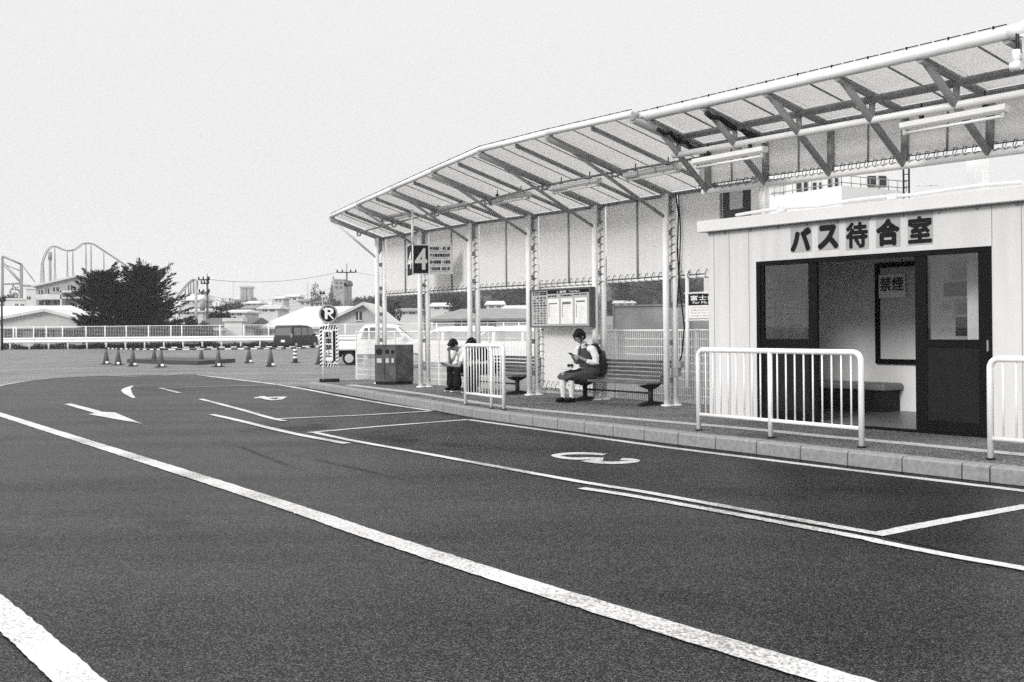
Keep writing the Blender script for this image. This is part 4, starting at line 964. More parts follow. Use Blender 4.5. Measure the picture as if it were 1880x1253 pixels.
mb = MB(); mb.b2((Wb * .30, -.008, hb_ * .87), (Wb - fr_, -.004, hb_ - fr_)); mb.b2((Wb * .05, -.008, hb_ * .85), (Wb * .28, -.004, hb_ * .93)); mb.build('title_strip', BLACK, bd)
mb = MB(); text(mb, '4 番線', (Wb * .46, -.011, hb_ * .885), (1, 0, 0), (0, 0, 1), Wb * .16, hb_ * .055, .02); text(mb, 'Track No.4', (Wb * .66, -.011, hb_ * .885), (1, 0, 0), (0, 0, 1), Wb * .17, hb_ * .055, .01); text(mb, '富士山駅', (Wb * .07, -.011, hb_ * .865), (1, 0, 0), (0, 0, 1), Wb * .11, hb_ * .045, .02); text(mb, 'のりば', (Wb * .2, -.011, hb_ * .87), (1, 0, 0), (0, 0, 1), Wb * .06, hb_ * .035); mb.build('title', WHITE, bd)
mb = MB(); text(mb, '●甲 府 駅', (Wb * .31, -.007, hb_ * .78), (1, 0, 0), (0, 0, 1), Wb * .14, hb_ * .05, .02); text(mb, '●下部温泉郷行き', (Wb * .52, -.007, hb_ * .79), (1, 0, 0), (0, 0, 1), Wb * .2, hb_ * .045, .02); text(mb, '●本栖湖・新富士駅', (Wb * .74, -.007, hb_ * .81), (1, 0, 0), (0, 0, 1), Wb * .2, hb_ * .035, .01)
random.seed(5)
for i in range(11):
    for j in range(4):
        if random.random() < .85: mb.b2((Wb * (.055 + .057 * j), -.0075, hb_ * (.10 + .066 * i)), (Wb * (.055 + .057 * j + random.uniform(.03, .05)), -.005, hb_ * (.10 + .066 * i) + hb_ * (.026 if i > 6 else .016)))
for j in range(4): mb.b2((Wb * (.083 + .057 * j), -.0072, hb_ * .09), (Wb * (.086 + .057 * j), -.005, hb_ * .82))
mb.build('lettering', BLACK, bd)
for i in range(3):
    x0 = Wb * (.305 + .225 * i); mb = MB(); mb.b2((x0, -.01, hb_ * .09), (x0 + Wb * .19, -.005, hb_ * .74)); ps = mb.build('sheet', WHITE, bd)
    mb = MB(); mb.b2((x0 + Wb * .02, -.013, hb_ * (.60, .585, .63)[i]), (x0 + Wb * .16, -.0105, hb_ * (.63, .65, .67)[i])); mb.b2((x0 + Wb * .02, -.013, hb_ * .25), (x0 + Wb * .028, -.0105, hb_ * .6))
    for k in range(9): mb.b2((x0 + Wb * .045, -.0122, hb_ * (.14 + .048 * k)), (x0 + Wb * random.uniform(.10, .165), -.0105, hb_ * (.143 + .048 * k)))
    mb.build('print', mat('grey_ink', .16, .8), ps)
# right hand board (partly behind the waiting room)
P = PT[5] + UD * .6 + ND * .08; tl = onpl(1264.5, 541, P, UD); bl = onpl(1264.5, 585, P, UD); hh = tl.z - bl.z; ww = 1.15
fb_ = thing('destination_board', 'black and white board for the mountain bus, left of the waiting room', 'sign', bl, WROT)
mb = MB(); mb.b2((0, 0, 0), (ww, .02, hh)); mb.build('panel', WHITE, fb_)
mb = MB(); mb.b2((0, -.004, hh * .54), (ww, 0, hh)); mb.build('title_field', BLACK, fb_)
mb = MB(); text(mb, '富士山五合目', (.05, -.008, hh * .74), (1, 0, 0), (0, 0, 1), ww * .92, hh * .2, .025); text(mb, 'For Mt.Fuji 5th Station', (.10, -.008, hh * .57), (1, 0, 0), (0, 0, 1), ww * .85, hh * .13, .025); mb.build('title', WHITE, fb_)
mb = MB()
for k, s_ in enumerate(['このバスのりばは富士山五合目行きです', 'お乗りの方はこちらにお並びください', 'Please line up here for the bus', 'Tickets at the counter inside the station']): text(mb, s_, (.05, -.003, hh * (.42 - .115 * k)), (1, 0, 0), (0, 0, 1), ww * .85, hh * .06, .0)
mb.build('lettering', MGREY, fb_)
mb = MB()
for z in (-.03, hh + .02): mb.tube((-.12, .03, z), (ww, .03, z), .014, 8)
mb.tube((-.07, .04, -bl.z + KH + .3), (-.07, .04, .75), .03, 10); mb.build('mounting_frame', STEEL, fb_)
# no parking stand
sp = gp(604, 701, KH); dS = sp.y; S = dS / F
np_ = thing('no_parking_stand', 'round no parking sign on a hazard-striped stand at the platform tip', 'sign', (sp.x, sp.y, KH))
def lx(px): return (px - 604) * S
def lz(py): return (700.5 - py) * S
mb = MB(); mb.tube((lx(587), 0, .03), (lx(623), 0, .03), .045, 12); mb.build('base_weight', RUB, np_)
mb = MB(); mb.tube((lx(594.5), -.03, .05), (lx(594.5), -.03, lz(608)), .022, 10); mb.tube((lx(621), 0, .05), (lx(621), 0, lz(600)), .008, 8); mb.tube((lx(604), .01, lz(605)), (lx(604), .01, lz(590)), .02, 8); mb.build('pole', STEEL, np_)
x0, x1, z0, z1 = lx(588), lx(622), lz(673), lz(598)
mb = MB(); mb.b2((x0, 0, z0), (x1, .012, z1)); pn = mb.build('striped_panel', WHITE, np_)
mb = MB(); bwid = (x1 - x0) * .13
def stripes(xa, xb, za, zb, n, sl=.05):
    vert = (zb - za) > (xb - xa)
    for i in range(n):
        if vert:
            h = (zb - za) / n; z = za + i * h; mb.add([(xa, -.003, z), (xb, -.003, z + h * .35), (xb, -.003, min(zb, z + h * .9)), (xa, -.003, z + h * .5)], [(0, 1, 2, 3)])
        else:
            w = (xb - xa) / n; x = xa + i * w; mb.add([(x, -.003, za), (x + w * .5, -.003, za), (min(xb, x + w), -.003, zb), (x + w * .4, -.003, zb)], [(0, 1, 2, 3)])
stripes(x0, x0 + bwid, z0, z1, 11); stripes(x1 - bwid, x1, z0, z1, 11); stripes(x0 + bwid, x1 - bwid, z1 - .09, z1, 5); stripes(x0 + bwid, x1 - bwid, z0, z0 + .07, 5)
mb.b2((x0 + (x1 - x0) * .70, -.004, z0 + .12), (x0 + (x1 - x0) * .84, -.001, z1 - .12))
for i, ch in enumerate('駐車禁止'):
    text(mb, ch, (x0 + (x1 - x0) * .30, -.004, z1 - .28 - i * .155), (1, 0, 0), (0, 0, 1), .15, .135, .03)
text(mb, '富士山駅', (x0 + (x1 - x0) * .3, -.004, z0 + .085), (1, 0, 0), (0, 0, 1), (x1 - x0) * .45, .06, .02)
mb.build('stripes_and_lettering', BLACK, pn)
cz_ = lz(576); cr_ = 17.2 * S
def disc(mb, c, r, y0, y1, n=36): mb.tube((c[0], y0, c[1]), (c[0], y1, c[1]), r, n)
mb = MB(); disc(mb, (0, cz_), cr_, -.01, .01); rd = mb.build('round_sign', MGREY, np_)
mb = MB(); disc(mb, (0, cz_), cr_ * .82, -.014, -.009); mb.build('dark_disc', BLACK, rd)
mb = MB(); text(mb, 'P', (-cr_ * .32, -.018, cz_ - cr_ * .52), (1, 0, 0), (0, 0, 1), cr_ * .85, cr_ * 1.12, .05); mb.box((0, -.02, cz_), (cr_ * 1.6, .004, cr_ * .13), X=(1, 0, -1), Z=(1, 0, 1)); mb.build('no_parking_mark', WHITE, rd)
mb = MB(); disc(mb, (0, cz_), cr_ * 1.0, -.006, -.002); 
# recycling bin
bp = gp(727, 706.3, KH)
bn = thing('recycling_bin', 'stainless recycling bin with three round holes near the platform tip', 'bin', (bp.x, bp.y, KH), 0)
U1 = Vector((-.93, .36, 0)).normalized(); U2 = Vector((.87, .5, 0)).normalized()
Hb = .90; w1 = .54; w2 = .44
def bxq(a, b_): pass
mb = MB(); v0 = V((0, 0, .06)); mb.prism([v0, v0 + U1 * w1, v0 + U1 * w1 + U2 * w2, v0 + U2 * w2], (0, 0, Hb - .06)); mb.build('body', STAIN, bn, bevel=.006)
mb = MB(); mb.prism([V((0, 0, 0)) + (U1 + U2) * .01, U1 * (w1 - .01) + U2 * .01, U1 * (w1 - .01) + U2 * (w2 - .01), U2 * (w2 - .01) + U1 * .01], (0, 0, .059)); mb.build('plinth', BLACK, bn)
n1 = Vector((U1.y, -U1.x, 0)); n1 = n1 if n1.y < 0 else -n1
mb = MB()
for t, r in ((.14, .045), (.40, .055), (.78, .075)):
    mb = MB(); c = U1 * w1 * t + V((0, 0, Hb - .16)); mb.tube(c - n1 * .002, c + n1 * .008, r, 20); mb.build('opening', BLACK, bn)
for t, w in ((.14, .06), (.40, .08), (.78, .12)):
    mb = MB(); c = U1 * w1 * t + V((0, 0, Hb - .36)) + n1 * .004; mb.box(c, (w, .004, .10), X=U1); mb.build('sticker', LGREY, bn)
mb = MB(); c = U1 * w1 * .52 + n1 * .003; mb.box(c + V((0, 0, .33)), (.012, .005, .5), X=U1); mb.build('door_gap', BLACK, bn)
# ================================================================== MESH FENCE BEHIND THE PLATFORM
mf = thing('mesh_fence', 'white welded mesh fence right behind the platform', 'fence', G0(PT[2] - ND * .55, 0))
def meshfence(par, a, b_, z0, z1, dv=.05, dh=.13, r=.004, postw=.03, posts=(0, 1), M=WHITE):
    L = (b_ - a).length; mb = MB(); d = (b_ - a).normalized(); n = int(L / dv)
    for i in range(n + 1):
        p = a + d * (L * i / n); mb.box(V((p.x, p.y, (z0 + z1) / 2)), (2 * r, 2 * r, z1 - z0), X=d)
    k = int((z1 - z0) / dh)
    for j in range(k + 1):
        z = z0 + (z1 - z0) * j / k; c = (a + b_) / 2; mb.box(V((c.x, c.y, z)), (L, 2.4 * r, 2.4 * r), X=d)
    mb.build('mesh_panel', M, par, True)
    for t in posts:
        p = a.lerp(b_, t); mb = MB(); mb.box(V((p.x, p.y, z1 / 2 + .02)), (postw, postw, z1 + .04), X=d); mb.build('post', M, par, True)
s0 = PT[0] - ND * .6 - UD * 2.6
for k in range(7):
    a = s0 + UD * (k * 2.0); b_ = s0 + UD * ((k + 1) * 2.0)
    a = V((a.x, a.y, 0)); b_ = V((b_.x, b_.y, 0)); meshfence(mf, a, b_, .12, 1.33, posts=(0, 1) if k == 6 else (0,))
    mb = MB(); mb.tube(a + V((0, 0, 1.34)), b_ + V((0, 0, 1.34)), .016, 6); mb.build('top_rail', WHITE, mf, True)
# grey sheet wall behind right bays
gw = thing('grey_sheet_wall', 'grey sheet wind wall standing behind the right-hand bays', 'wall', gp(1175, 690))
a = at(1127, 690, 22.5); b_ = at(1127, 690, 22.5) + Vector((4.6, -1.6, 0)); a.z = b_.z = 0
zt = at(1127, 562, 22.5).z; 
mb = MB(); c = (a + b_) / 2; mb.box(V((c.x, c.y, zt / 2)), ((b_ - a).length, .04, zt), X=b_ - a); mb.build('sheet', mat('weathered_grey_sheet', .36, .7, .15, 2.5), gw, True)
mb = MB()
for t in (.0, .33, .66, 1): p = a.lerp(b_, t); mb.box(V((p.x, p.y - .04, zt / 2)), (.03, .03, zt + .02), X=b_ - a)
mb.box(V((c.x, c.y - .03, zt)), ((b_ - a).length, .05, .03), X=b_ - a); mb.build('frame', STEELD, gw, True)
pl = thing('white_cabinet', 'tall narrow white cabinet left of the grey sheet wall', 'cabinet', gp(1115, 700))
a = at(1117, 640, 21); mb = MB(); mb.b2((a.x - .08, a.y - .1, 0), (a.x + .08, a.y + .1, at(1117, 582, 21).z)); mb.build('body', WALLW, pl, True, bevel=.008)
mb = MB(); mb.b2((a.x - .06, a.y - .112, .35), (a.x + .06, a.y - .1, 1.45)); mb.build('door', LGREY, pl, True)
# ================================================================== CONES, BARS, ISLAND
CONEM = mat('cone_plastic', .13, .55, .15, 9)
cone0 = thing('traffic_cone', 'x', 'traffic cone', (0, 0, 0), 0, 'traffic cones round the island')
mb = MB(); mb.prism([(-.19, -.19, 0), (.19, -.19, 0), (.19, .19, 0), (-.19, .19, 0)], (0, 0, .035)); mb.build('base', RUB, cone0, bevel=.008)
mb = MB(); mb.limb([(0, 0, .036), (0, 0, .64), (0, 0, .70)], [.145, .045, .035], 20, True, False); mb.build('cone_body', CONEM, cone0)
mb = MB(); mb.limb([(0, 0, .66), (0, 0, .69), (0, 0, .72), (0, 0, .735)], [.045, .05, .045, .02], 14, True, False); mb.build('bar_ring', DARK, cone0)
mb = MB(); mb.box((.09, -.12, .09), (.12, .05, .09)); mb.build('sand_weight', WHITE, cone0, bevel=.01)
cones = [(195, 669.5, 'leftmost traffic cone of the row by the island'), (217, 671, 'second traffic cone from the left'), (244, 673, 'third traffic cone from the left, before the island corner'), (283, 667.5, 'traffic cone behind the island, left one'), (296, 675, 'traffic cone standing in front of the concrete island'),
         (369.5, 667.5, 'traffic cone at the right end of the island'), (401, 674, 'near traffic cone right of the island'), (457, 667, 'small far traffic cone left of the dark minivan'), (497, 673.5, 'near traffic cone below the dark minivan, to its left'), (587, 669, 'traffic cone half hidden by the no parking stand')]
cp = []
for i, (x, y, l) in enumerate(cones):
    o = cone0 if i == 0 else copytree(cone0)
    p = gp(x, y); o.location = p; o['label'] = l; o.rotation_euler = (0, 0, random.uniform(-.3, .3)); cp.append(p)
dp = thing('delineator_post', 'striped delineator post between the cones below the dark minivan', 'delineator', gp(542, 666.5))
mb = MB(); mb.tube((0, 0, 0), (0, 0, .04), .2, 20); mb.build('base', RUB, dp)
mb = MB(); mb.limb([(0, 0, .04), (0, 0, .55), (0, 0, .68)], [.10, .075, .05], 18, True, False); mb.build('post', CONEM, dp)
mb = MB()
for z in (.2, .36, .52): mb.limb([(0, 0, z), (0, 0, z + .075)], [.102 - z * .035, .10 - z * .04], 18, False, False)
mb.build('reflective_band', WHITE, dp)
bi = 0
pts_ = sorted([(cp[i], i) for i in (0, 1, 2, 4, 6, 8, 9)], key=lambda t: t[0].x)
nm = ['between the first two cones', 'between second and third cones', 'over the island front left', 'over the island front right', 'between the two near middle cones', 'from the near cone to the no parking stand']
pts2 = sorted([cp[i] for i in (3, 5, 7)], key=lambda v: v.x); 
def cbar(p, q, l):
    global bi
    d = q - p; t = thing('cone_bar', l, 'barrier bar', p + V((0, 0, .69)), math.atan2(d.y, d.x), 'striped bars linking the cones'); L = d.length
    mb = MB(); mb.tube((0, 0, 0), (L, 0, 0), .02, 8); mb.build('bar', WHITE, t); mb = MB(); n = max(2, int(L / .5))
    for k in range(n): mb.tube((L * k / n, 0, 0), (L * (k + .5) / n, 0, 0), .0235, 8)
    mb.build('black_stripes', BLACK, t)
for i in range(len(pts_) - 1): cbar(pts_[i][0], pts_[i + 1][0], 'black and white bar ' + nm[i])
cbar(pts2[0], pts2[1], 'black and white bar behind the island'); cbar(pts2[1], pts2[2], 'black and white bar from the island to the far small cone')
cbar(pts2[2], gp(542, 666.5), 'black and white bar from the far small cone to the delineator'); cbar(gp(542, 666.5), gp(640, 664), 'black and white bar from the delineator to the right')
il = MB(); a = gp(233, 666.5); b_ = gp(363, 671); bkv = V((.7, 3.2, 0))
il.prism([a, b_, b_ + bkv, a + bkv], (0, 0, .17)); o = il.build('traffic_island', mat('island_concrete', .05, .85, .3, 6)); tag(o, 'low dark concrete island slab among the cones', 'traffic island')
# ================================================================== GUARD RAIL AND FAR FENCE
YR = 86.0
gr = thing('guard_rail', 'long white guard rail along the far edge of the car park', 'guard rail', at(300, 640, YR) * 1)
gr.location.z = 0
def rp(px, Y=YR): return V((at(px, 620, Y).x, Y, 0))
mb = MB(); L0, L1 = rp(6).x, rp(700).x
prof = [(0, .55), (-.05, .60), (-.05, .66), (.0, .72), (.0, .80), (-.05, .86), (-.05, .92), (0, .97)]
ring0 = [V((L0, YR + y, z)) for y, z in prof]; ring1 = [V((L1, YR + y, z)) for y, z in prof]
n = len(prof); mb.add(ring0 + ring1, [(i, i + 1, n + i + 1, n + i) for i in range(n - 1)]); o = mb.build('rail', WHITE, gr, True); s_ = o.modifiers.new('s', 'SOLIDIFY'); s_.thickness = .01
for x in range(0, 20):
    xx = L0 + .5 + x * (L1 - L0 - 1) / 19; mb = MB(); mb.tube((xx, YR + .12, 0), (xx, YR + .12, .85), .07, 8); mb.build('post', WHITE, gr, True)
ff = thing('car_park_fence', 'white wire fence with posts behind the guard rail', 'fence', V((at(300, 640, 88.5).x, 88.5, 0)))
YF = 88.5
mb = MB(); xa, xb = rp(-30, YF).x, rp(980, YF).x
for z in [.35 + .115 * i for i in range(14)]: mb.box(((xa + xb) / 2, YF, z), (xb - xa, .01, .012))
mb.box(((xa + xb) / 2, YF, 1.86), (xb - xa, .05, .05)); k = int((xb - xa) / .22)
for i in range(k): mb.box((xa + (xb - xa) * i / k, YF, 1.1), (.008, .008, 1.5))
mb.build('wire_mesh', WHITE, ff, True)
for px in (25, 40 - 10, 62, 85, 115, 158, 193, 232, 273, 314, 334, 404, 448, 493, 540, 588, 634, 690, 802, 925, 953):
    p = rp(px, YF); mb = MB(); mb.tube(p, p + V((0, 0, 1.9)), .05, 8); mb.build('post', WHITE, ff, True)
# ================================================================== VEHICLES
CARB = mat('black_car_paint', .004, .3, spec=.35); CARW = mat('white_car_paint', .78, .3, spec=.5); TYRE = mat('tyre', .015, .85); RIM = mat('wheel_rim', .42, .4)
CGL = mat('car_window', .10, .06, spec=1.0); CGLL = mat('pale_car_window', .35, .1)  # car_window base is lightened in colour to stand for reflected sky
def wheel(t, x, y, r, w=.18, nm='wheel'):
    mb = MB(); s = 1 if y > 0 else -1
    mb.limb([(x, y - s * w, r), (x, y - s * w + s * .02, r), (x, y - s * .02, r), (x, y, r)], [r * .92, r, r, r * .93], 24, True, False); o = mb.build(nm, TYRE, t)
    mb = MB(); mb.tube((x, y - s * .02, r), (x, y + s * .006, r), r * .64, 20); mb.tube((x, y, r), (x, y + s * .014, r), r * .16, 10); mb.build('rim', RIM, o)
def van(label, loc, rz, L=3.4, W=1.48, H=1.75, M=CARB, gl=CGL, hood=.45, name='minivan', cat='minivan', plate=True, rear_slope=.12):
    """local x forward, origin mid ground"""
    t = thing(name, label, cat, loc, rz); r = .28; x0, x1 = -L / 2, L / 2
    # side profile lofted across the width
    prof = [(x0 + .02, .22), (x0, .55), (x0 + .03, .95), (x0 + rear_slope, H - .12), (x0 + rear_slope + .12, H - .02), (x0 + L * .35, H), (x0 + L * .62, H - .04), (x1 - hood - .45, H - .18), (x1 - hood, .98), (x1 - .15, .88), (x1 - .02, .72), (x1, .4), (x1 - .03, .22)]
    mb = MB(); rings = []
    for (y, sc_, zt) in ((-W / 2, .0, 1), (-W / 2 + .03, 1, 1), (W / 2 - .03, 1, 1), (W / 2, 0, 1)):
        rings.append([V((x * (1 if sc_ else .985), y * (1 if z < .95 else 1 - .11 * (z - .95) / (H - .95)), z if sc_ else .22 + (z - .22) * .985)) for x, z in prof])
    mb.loft(rings, smooth=False); body = mb.build('body', M, t, bevel=.03)
    zs0, zs1 = 1.0, H - .2
    def sidey(z): return W / 2 * (1 - .11 * (z - .95) / (H - .95))
    for s in (-1, 1):
        for (xa, xb, xat, xbt) in ((x0 + .22, x0 + L * .33, x0 + .3, x0 + L * .33), (x0 + L * .36, x0 + L * .58, x0 + L * .36, x0 + L * .58), (x0 + L * .61, x1 - hood - .12, x0 + L * .61, x1 - hood - .5)):
            mb = MB(); ya, yb = s * (sidey(zs0) + .004), s * (sidey(zs1) + .004); q = [V((xa, ya, zs0)), V((xb, ya, zs0)), V((xbt, yb, zs1)), V((xat, yb, zs1))]; mb.prism(q, (0, -s * .012, 0)); mb.build('side_window', gl, t)
    mb = MB(); k = .5; w2 = W / 2 - .14
    a = V((x0 + .03, 0, 1.02)); b_ = V((x0 + rear_slope * .9, 0, H - .22)); mb.add([a + V((-.012, -w2, 0)), a + V((-.012, w2, 0)), b_ + V((-.012, w2 - .06, 0)), b_ + V((-.012, -w2 + .06, 0))], [(0, 1, 2, 3)]); mb.build('rear_window', gl, t)
    mb = MB(); a = V((x1 - hood - .01, 0, 1.0)); b_ = V((x1 - hood - .43, 0, H - .2)); mb.add([a + V((.03, -w2, 0)), a + V((.03, w2, 0)), b_ + V((.03, w2 - .06, .02)), b_ + V((.03, -w2 + .06, .02))], [(0, 1, 2, 3)]); mb.build('windscreen', gl, t)
    for x in (x0 + .52, x1 - .58):
        for s in (-1, 1): wheel(t, x, s * (W / 2 + .005), r)
    for s in (-1, 1):
        mb = MB(); mb.box((x0 - .002, s * (W / 2 - .1), 1.0), (.03, .13, .28)); mb.build('tail_light', mat('tail_lamp', .3, .2), t)
        mb = MB(); mb.ell((x1 - .08, s * (W / 2 - .2), .72), (.08, .16, .09)); mb.build('headlight', mat('headlamp', .6, .1), t)
        mb = MB(); mb.box((x1 - hood - .2, s * (W / 2 + .08), 1.05), (.08, .16, .12)); mb.build('wing_mirror', M, t, bevel=.02)
        mb = MB(); mb.box((x0 + L * .55, s * (W / 2 + .004), .86), (.16, .015, .03)); mb.build('door_handle', M, t)
    if plate:
        mb = MB(); mb.box((x0 - .012, .0, .58), (.015, .33, .165)); mb.build('number_plate', WHITE, t)
    mb = MB(); mb.b2((x0 - .02, -W / 2 + .04, .24), (x0 + .1, W / 2 - .04, .48)); mb.build('bumper', M, t, bevel=.03)
    return t
# dark minivan, seen from behind left, nose to the right
vy = 82.0; vc = at(544, 638, vy); s = 1.0
dv = van('black minivan parked at the guard rail, nose to the right', (vc.x, vy, 0), R(72), L=4.0, W=1.66, H=1.78, M=CARB)
# white pick up with crew cab
ty = 42.5; tcx = at(705, 660, ty)
tk = thing('pickup_truck', 'white small pickup truck behind the recycling bin', 'pickup truck', (tcx.x, ty, 0), R(-4))
TL = 3.9; x0 = -TL / 2
mb = MB(); cab = [(-.98, .55), (-.98, 1.0), (-.80, 1.42), (-.62, 1.58), (.25, 1.60), (.62, 1.53), (1.25, 1.02), (1.62, .92), (1.80, .75), (1.82, .42), (-.9, .42)]
rings = [[V((x, y * (1 if z < 1.05 else .93), z)) for x, z in cab] for y in (-.72, -.69, .69, .72)]
mb.loft(rings, smooth=False); mb.build('cab', CARW, tk, bevel=.03)
for s in (-1, 1):
    for q in (((-.78, 1.02), (-.5, 1.02), (-.5, 1.46), (-.62, 1.46)), ((-.42, 1.02), (-.15, 1.02), (-.15, 1.48), (-.42, 1.48)), ((-.05, 1.0), (.95, 1.0), (.58, 1.46), (-.05, 1.48))):
        mb = MB(); mb.prism([V((x, s * .70 * (.985 if z < 1.1 else .945) + s * .03, z)) for x, z in q], (0, -s * .05, 0)); mb.build('side_window', MT['pale_car_window'] if q[0][0] > -.1 else CGL, tk)
    for x in (-1.25, 1.15): wheel(tk, x, s * .73, .27)
    mb = MB(); mb.box((.95, s * .82, 1.08), (.1, .14, .16)); mb.build('wing_mirror', CARW, tk, bevel=.02)
mb = MB(); mb.add([V((1.27, -.6, 1.04)), V((1.27, .6, 1.04)), V((.68, .55, 1.52)), V((.68, -.55, 1.52))], [(0, 1, 2, 3)]); mb.build('windscreen', CGLL, tk)
mb = MB(); mb.b2((-1.95, -.74, .62), (-1.0, -.70, .92)); mb.b2((-1.95, .70, .62), (-1.0, .74, .92)); mb.b2((-1.95, -.70, .62), (-1.91, .70, .92)); mb.b2((-1.91, -.70, .62), (-1.0, .70, .66)); mb.build('cargo_bed', CARW, tk, bevel=.01)
mb = MB(); mb.b2((-1.9, -.45, .40), (1.5, .45, .56)); mb.box((-.3, -.5, .33), (.5, .25, .22)); mb.build('chassis', DARK, tk)
mb = MB(); mb.b2((-1.90, -.66, .3), (-1.84, -.3, .55)); mb.b2((-1.90, .3, .3), (-1.84, .66, .55)); mb.build('mud_flap', RUB, tk)
van('white hatchback parked behind the mesh fence, left of the railing', (at(835, 650, 39).x, 39, 0), R(178), L=3.9, W=1.6, H=1.5, M=CARW, gl=CGLL, hood=.75, name='parked_car', cat='car', rear_slope=.4)
van('white hatchback behind the far bench, partly behind a post', (at(935, 650, 35).x, 36, 0), R(168), L=3.9, W=1.6, H=1.48, M=CARW, gl=CGLL, hood=.8, name='parked_car', cat='car', rear_slope=.4)
# ================================================================== BACKGROUND BUILDINGS
def obox(mb, px0, px1, pyt, Y, D, z0=0.0):
    a = at(px0, pyt, Y); b_ = at(px1, pyt, Y); mb.b2((a.x, Y, z0), (b_.x, Y + D, a.z)); return a, b_
RW = mat('pale_render', .55, .8, .1, .6); RW2 = mat('white_render', .55, .8, .08, .6); GRW = mat('grey_render', .30, .8, .15, .8); ROOFW = mat('pale_metal_roof', .50, .6, .08, .5, stretch=(6, 1, 1)); ROOFG = mat('grey_tile_roof', .20, .7, .2, 1.2); ROOFD = mat('dark_roof', .08, .7, .2, 1)
WIN = mat('dark_window', .04, .2); SHUT = mat('shutter_grey', .2, .6, .2, 3)
def gable(name, label, px0, px1, pye, pya, pyg, Y, D, MW=RW, MR=ROOFW, wins=(), apex=None, over=.5, front=True, cat='house'):
    """gable end faces us: eaves at pye, apex at pya"""
    a = at(px0, pye, Y); b_ = at(px1, pye, Y); ap = at(apex or (px0 + px1) / 2, pya, Y)
    t = thing(name, label, cat, (ap.x, Y, 0))
    mb = MB(); mb.prism([V((a.x, Y, 0)), V((b_.x, Y, 0)), V((b_.x, Y, a.z)), V((ap.x, Y, ap.z)), V((a.x, Y, a.z))], (0, D, 0)); mb.build('wall', MW, t, True)
    mb = MB(); th = .28
    for e_, sgn in ((a, -1), (b_, 1)):
        sl = (ap.z - a.z) / abs(ap.x - e_.x); ex_ = e_.x + sgn * over; ez = a.z - sl * over
        mb.prism([V((ex_, Y - .6, ez + .02)), V((ap.x, Y - .6, ap.z + .02)), V((ap.x, Y - .6, ap.z + .02 + th)), V((ex_, Y - .6, ez + th + .02))], (0, D + 1.2, 0))
    mb.build('roof', MR, t, True)
    for (x0, x1, y0, y1) in wins:
        p = at(x0, y0, Y); q = at(x1, y1, Y); mb = MB(); mb.b2((p.x, Y - .08, q.z), (q.x, Y - .01, p.z)); w = mb.build('window', WIN, t, True)
        mb = MB(); mb.b2(((p.x + q.x) / 2 - .05, Y - .12, q.z), ((p.x + q.x) / 2 + .05, Y - .08, p.z)); mb.b2((p.x - .1, Y - .12, q.z - .1), (q.x + .1, Y - .08, q.z)); mb.build('frame', RW2, w, True)
    return t
def side(name, label, px0, px1, pye, pyr, Y, D, MW=RW, MR=ROOFW, wins=(), hip=0.0, over=.6, cat='house', chim=False):
    """eaves side faces us, ridge parallel to the picture"""
    a = at(px0, pye, Y); b_ = at(px1, pye, Y); zr = at((px0 + px1) / 2, pyr, Y + D / 2).z
    t = thing(name, label, cat, ((a.x + b_.x) / 2, Y, 0))
    mb = MB(); mb.b2((a.x, Y, 0), (b_.x, Y + D, a.z)); mb.build('wall', MW, t, True)
    h_ = hip * (b_.x - a.x); o_ = over
    mb = MB(); e1 = V((a.x - o_, Y - o_, a.z)); e2 = V((b_.x + o_, Y - o_, a.z)); e3 = V((b_.x + o_, Y + D + o_, a.z)); e4 = V((a.x - o_, Y + D + o_, a.z)); r1 = V((a.x - o_ + h_, Y + D / 2, zr)); r2 = V((b_.x + o_ - h_, Y + D / 2, zr)); dn = V((0, 0, -.2))
    mb.add([e1, e2, e3, e4, r1, r2, e1 + dn, e2 + dn, e3 + dn, e4 + dn], [(0, 1, 5, 4), (2, 3, 4, 5), (1, 2, 5), (3, 0, 4), (6, 7, 1, 0), (7, 8, 2, 1), (8, 9, 3, 2), (9, 6, 0, 3), (9, 8, 7, 6)]); rf = mb.build('roof', MR, t, True)
    if chim: mb = MB(); c = r1.lerp(r2, .3); mb.box(c + V((0, 0, .3)), (.6, .6, 1.0)); mb.build('chimney', GRW, rf, True)
    for (x0, x1, y0, y1) in wins:
        p = at(x0, y0, Y); q = at(x1, y1, Y); mb = MB(); mb.b2((p.x, Y - .08, q.z), (q.x, Y - .01, p.z)); w = mb.build('window', WIN, t, True)
        mb = MB(); mb.b2(((p.x + q.x) / 2 - .05, Y - .12, q.z), ((p.x + q.x) / 2 + .05, Y - .08, p.z)); mb.build('frame', RW2, w, True)
    return t
hl = gable('community_hall', 'low white gabled hall behind the fence at the left edge', -12, 151, 591, 572.5, 640, 104, 14, wins=[(8, 40, 607, 622), (44, 60, 607, 622), (62, 84, 607, 622), (88, 100, 607, 622), (118, 152, 606, 621)], apex=85, MW=mat('hall_wall', .42, .8, .08, .5, stretch=(3, 3, .3)), cat='hall')
mb = MB(); a = at(44, 608, 103.8); b_ = at(62, 622, 103.8); mb.b2((a.x, 103.7, 0), (b_.x, 103.85, a.z)); mb.build('door', RW2, hl, True)
mb = MB(); a = at(-10, 604, 103); b_ = at(150, 604, 103); mb.b2((a.x, 101.8, a.z), (b_.x, 104, a.z + .12)); mb.build('canopy', ROOFW, hl, True)
side('long_hall', 'long pale low roof running behind the gabled hall', -60, 175, 582, 562, 122, 16, MR=mat('pale_roof_2', .6, .6, .06, .4), MW=RW, cat='hall')
bA = gable('apartment_building', 'grey gabled building with balconies left of the big conifer', 66, 215, 527, 507, 600, 165, 20, apex=152, MW=GRW, MR=ROOFW, wins=[(72, 78, 533, 545), (84, 90, 530, 540), (98, 108, 528, 536), (72, 92, 552, 561), (100, 112, 548, 560), (125, 133, 524, 534)], cat='building')
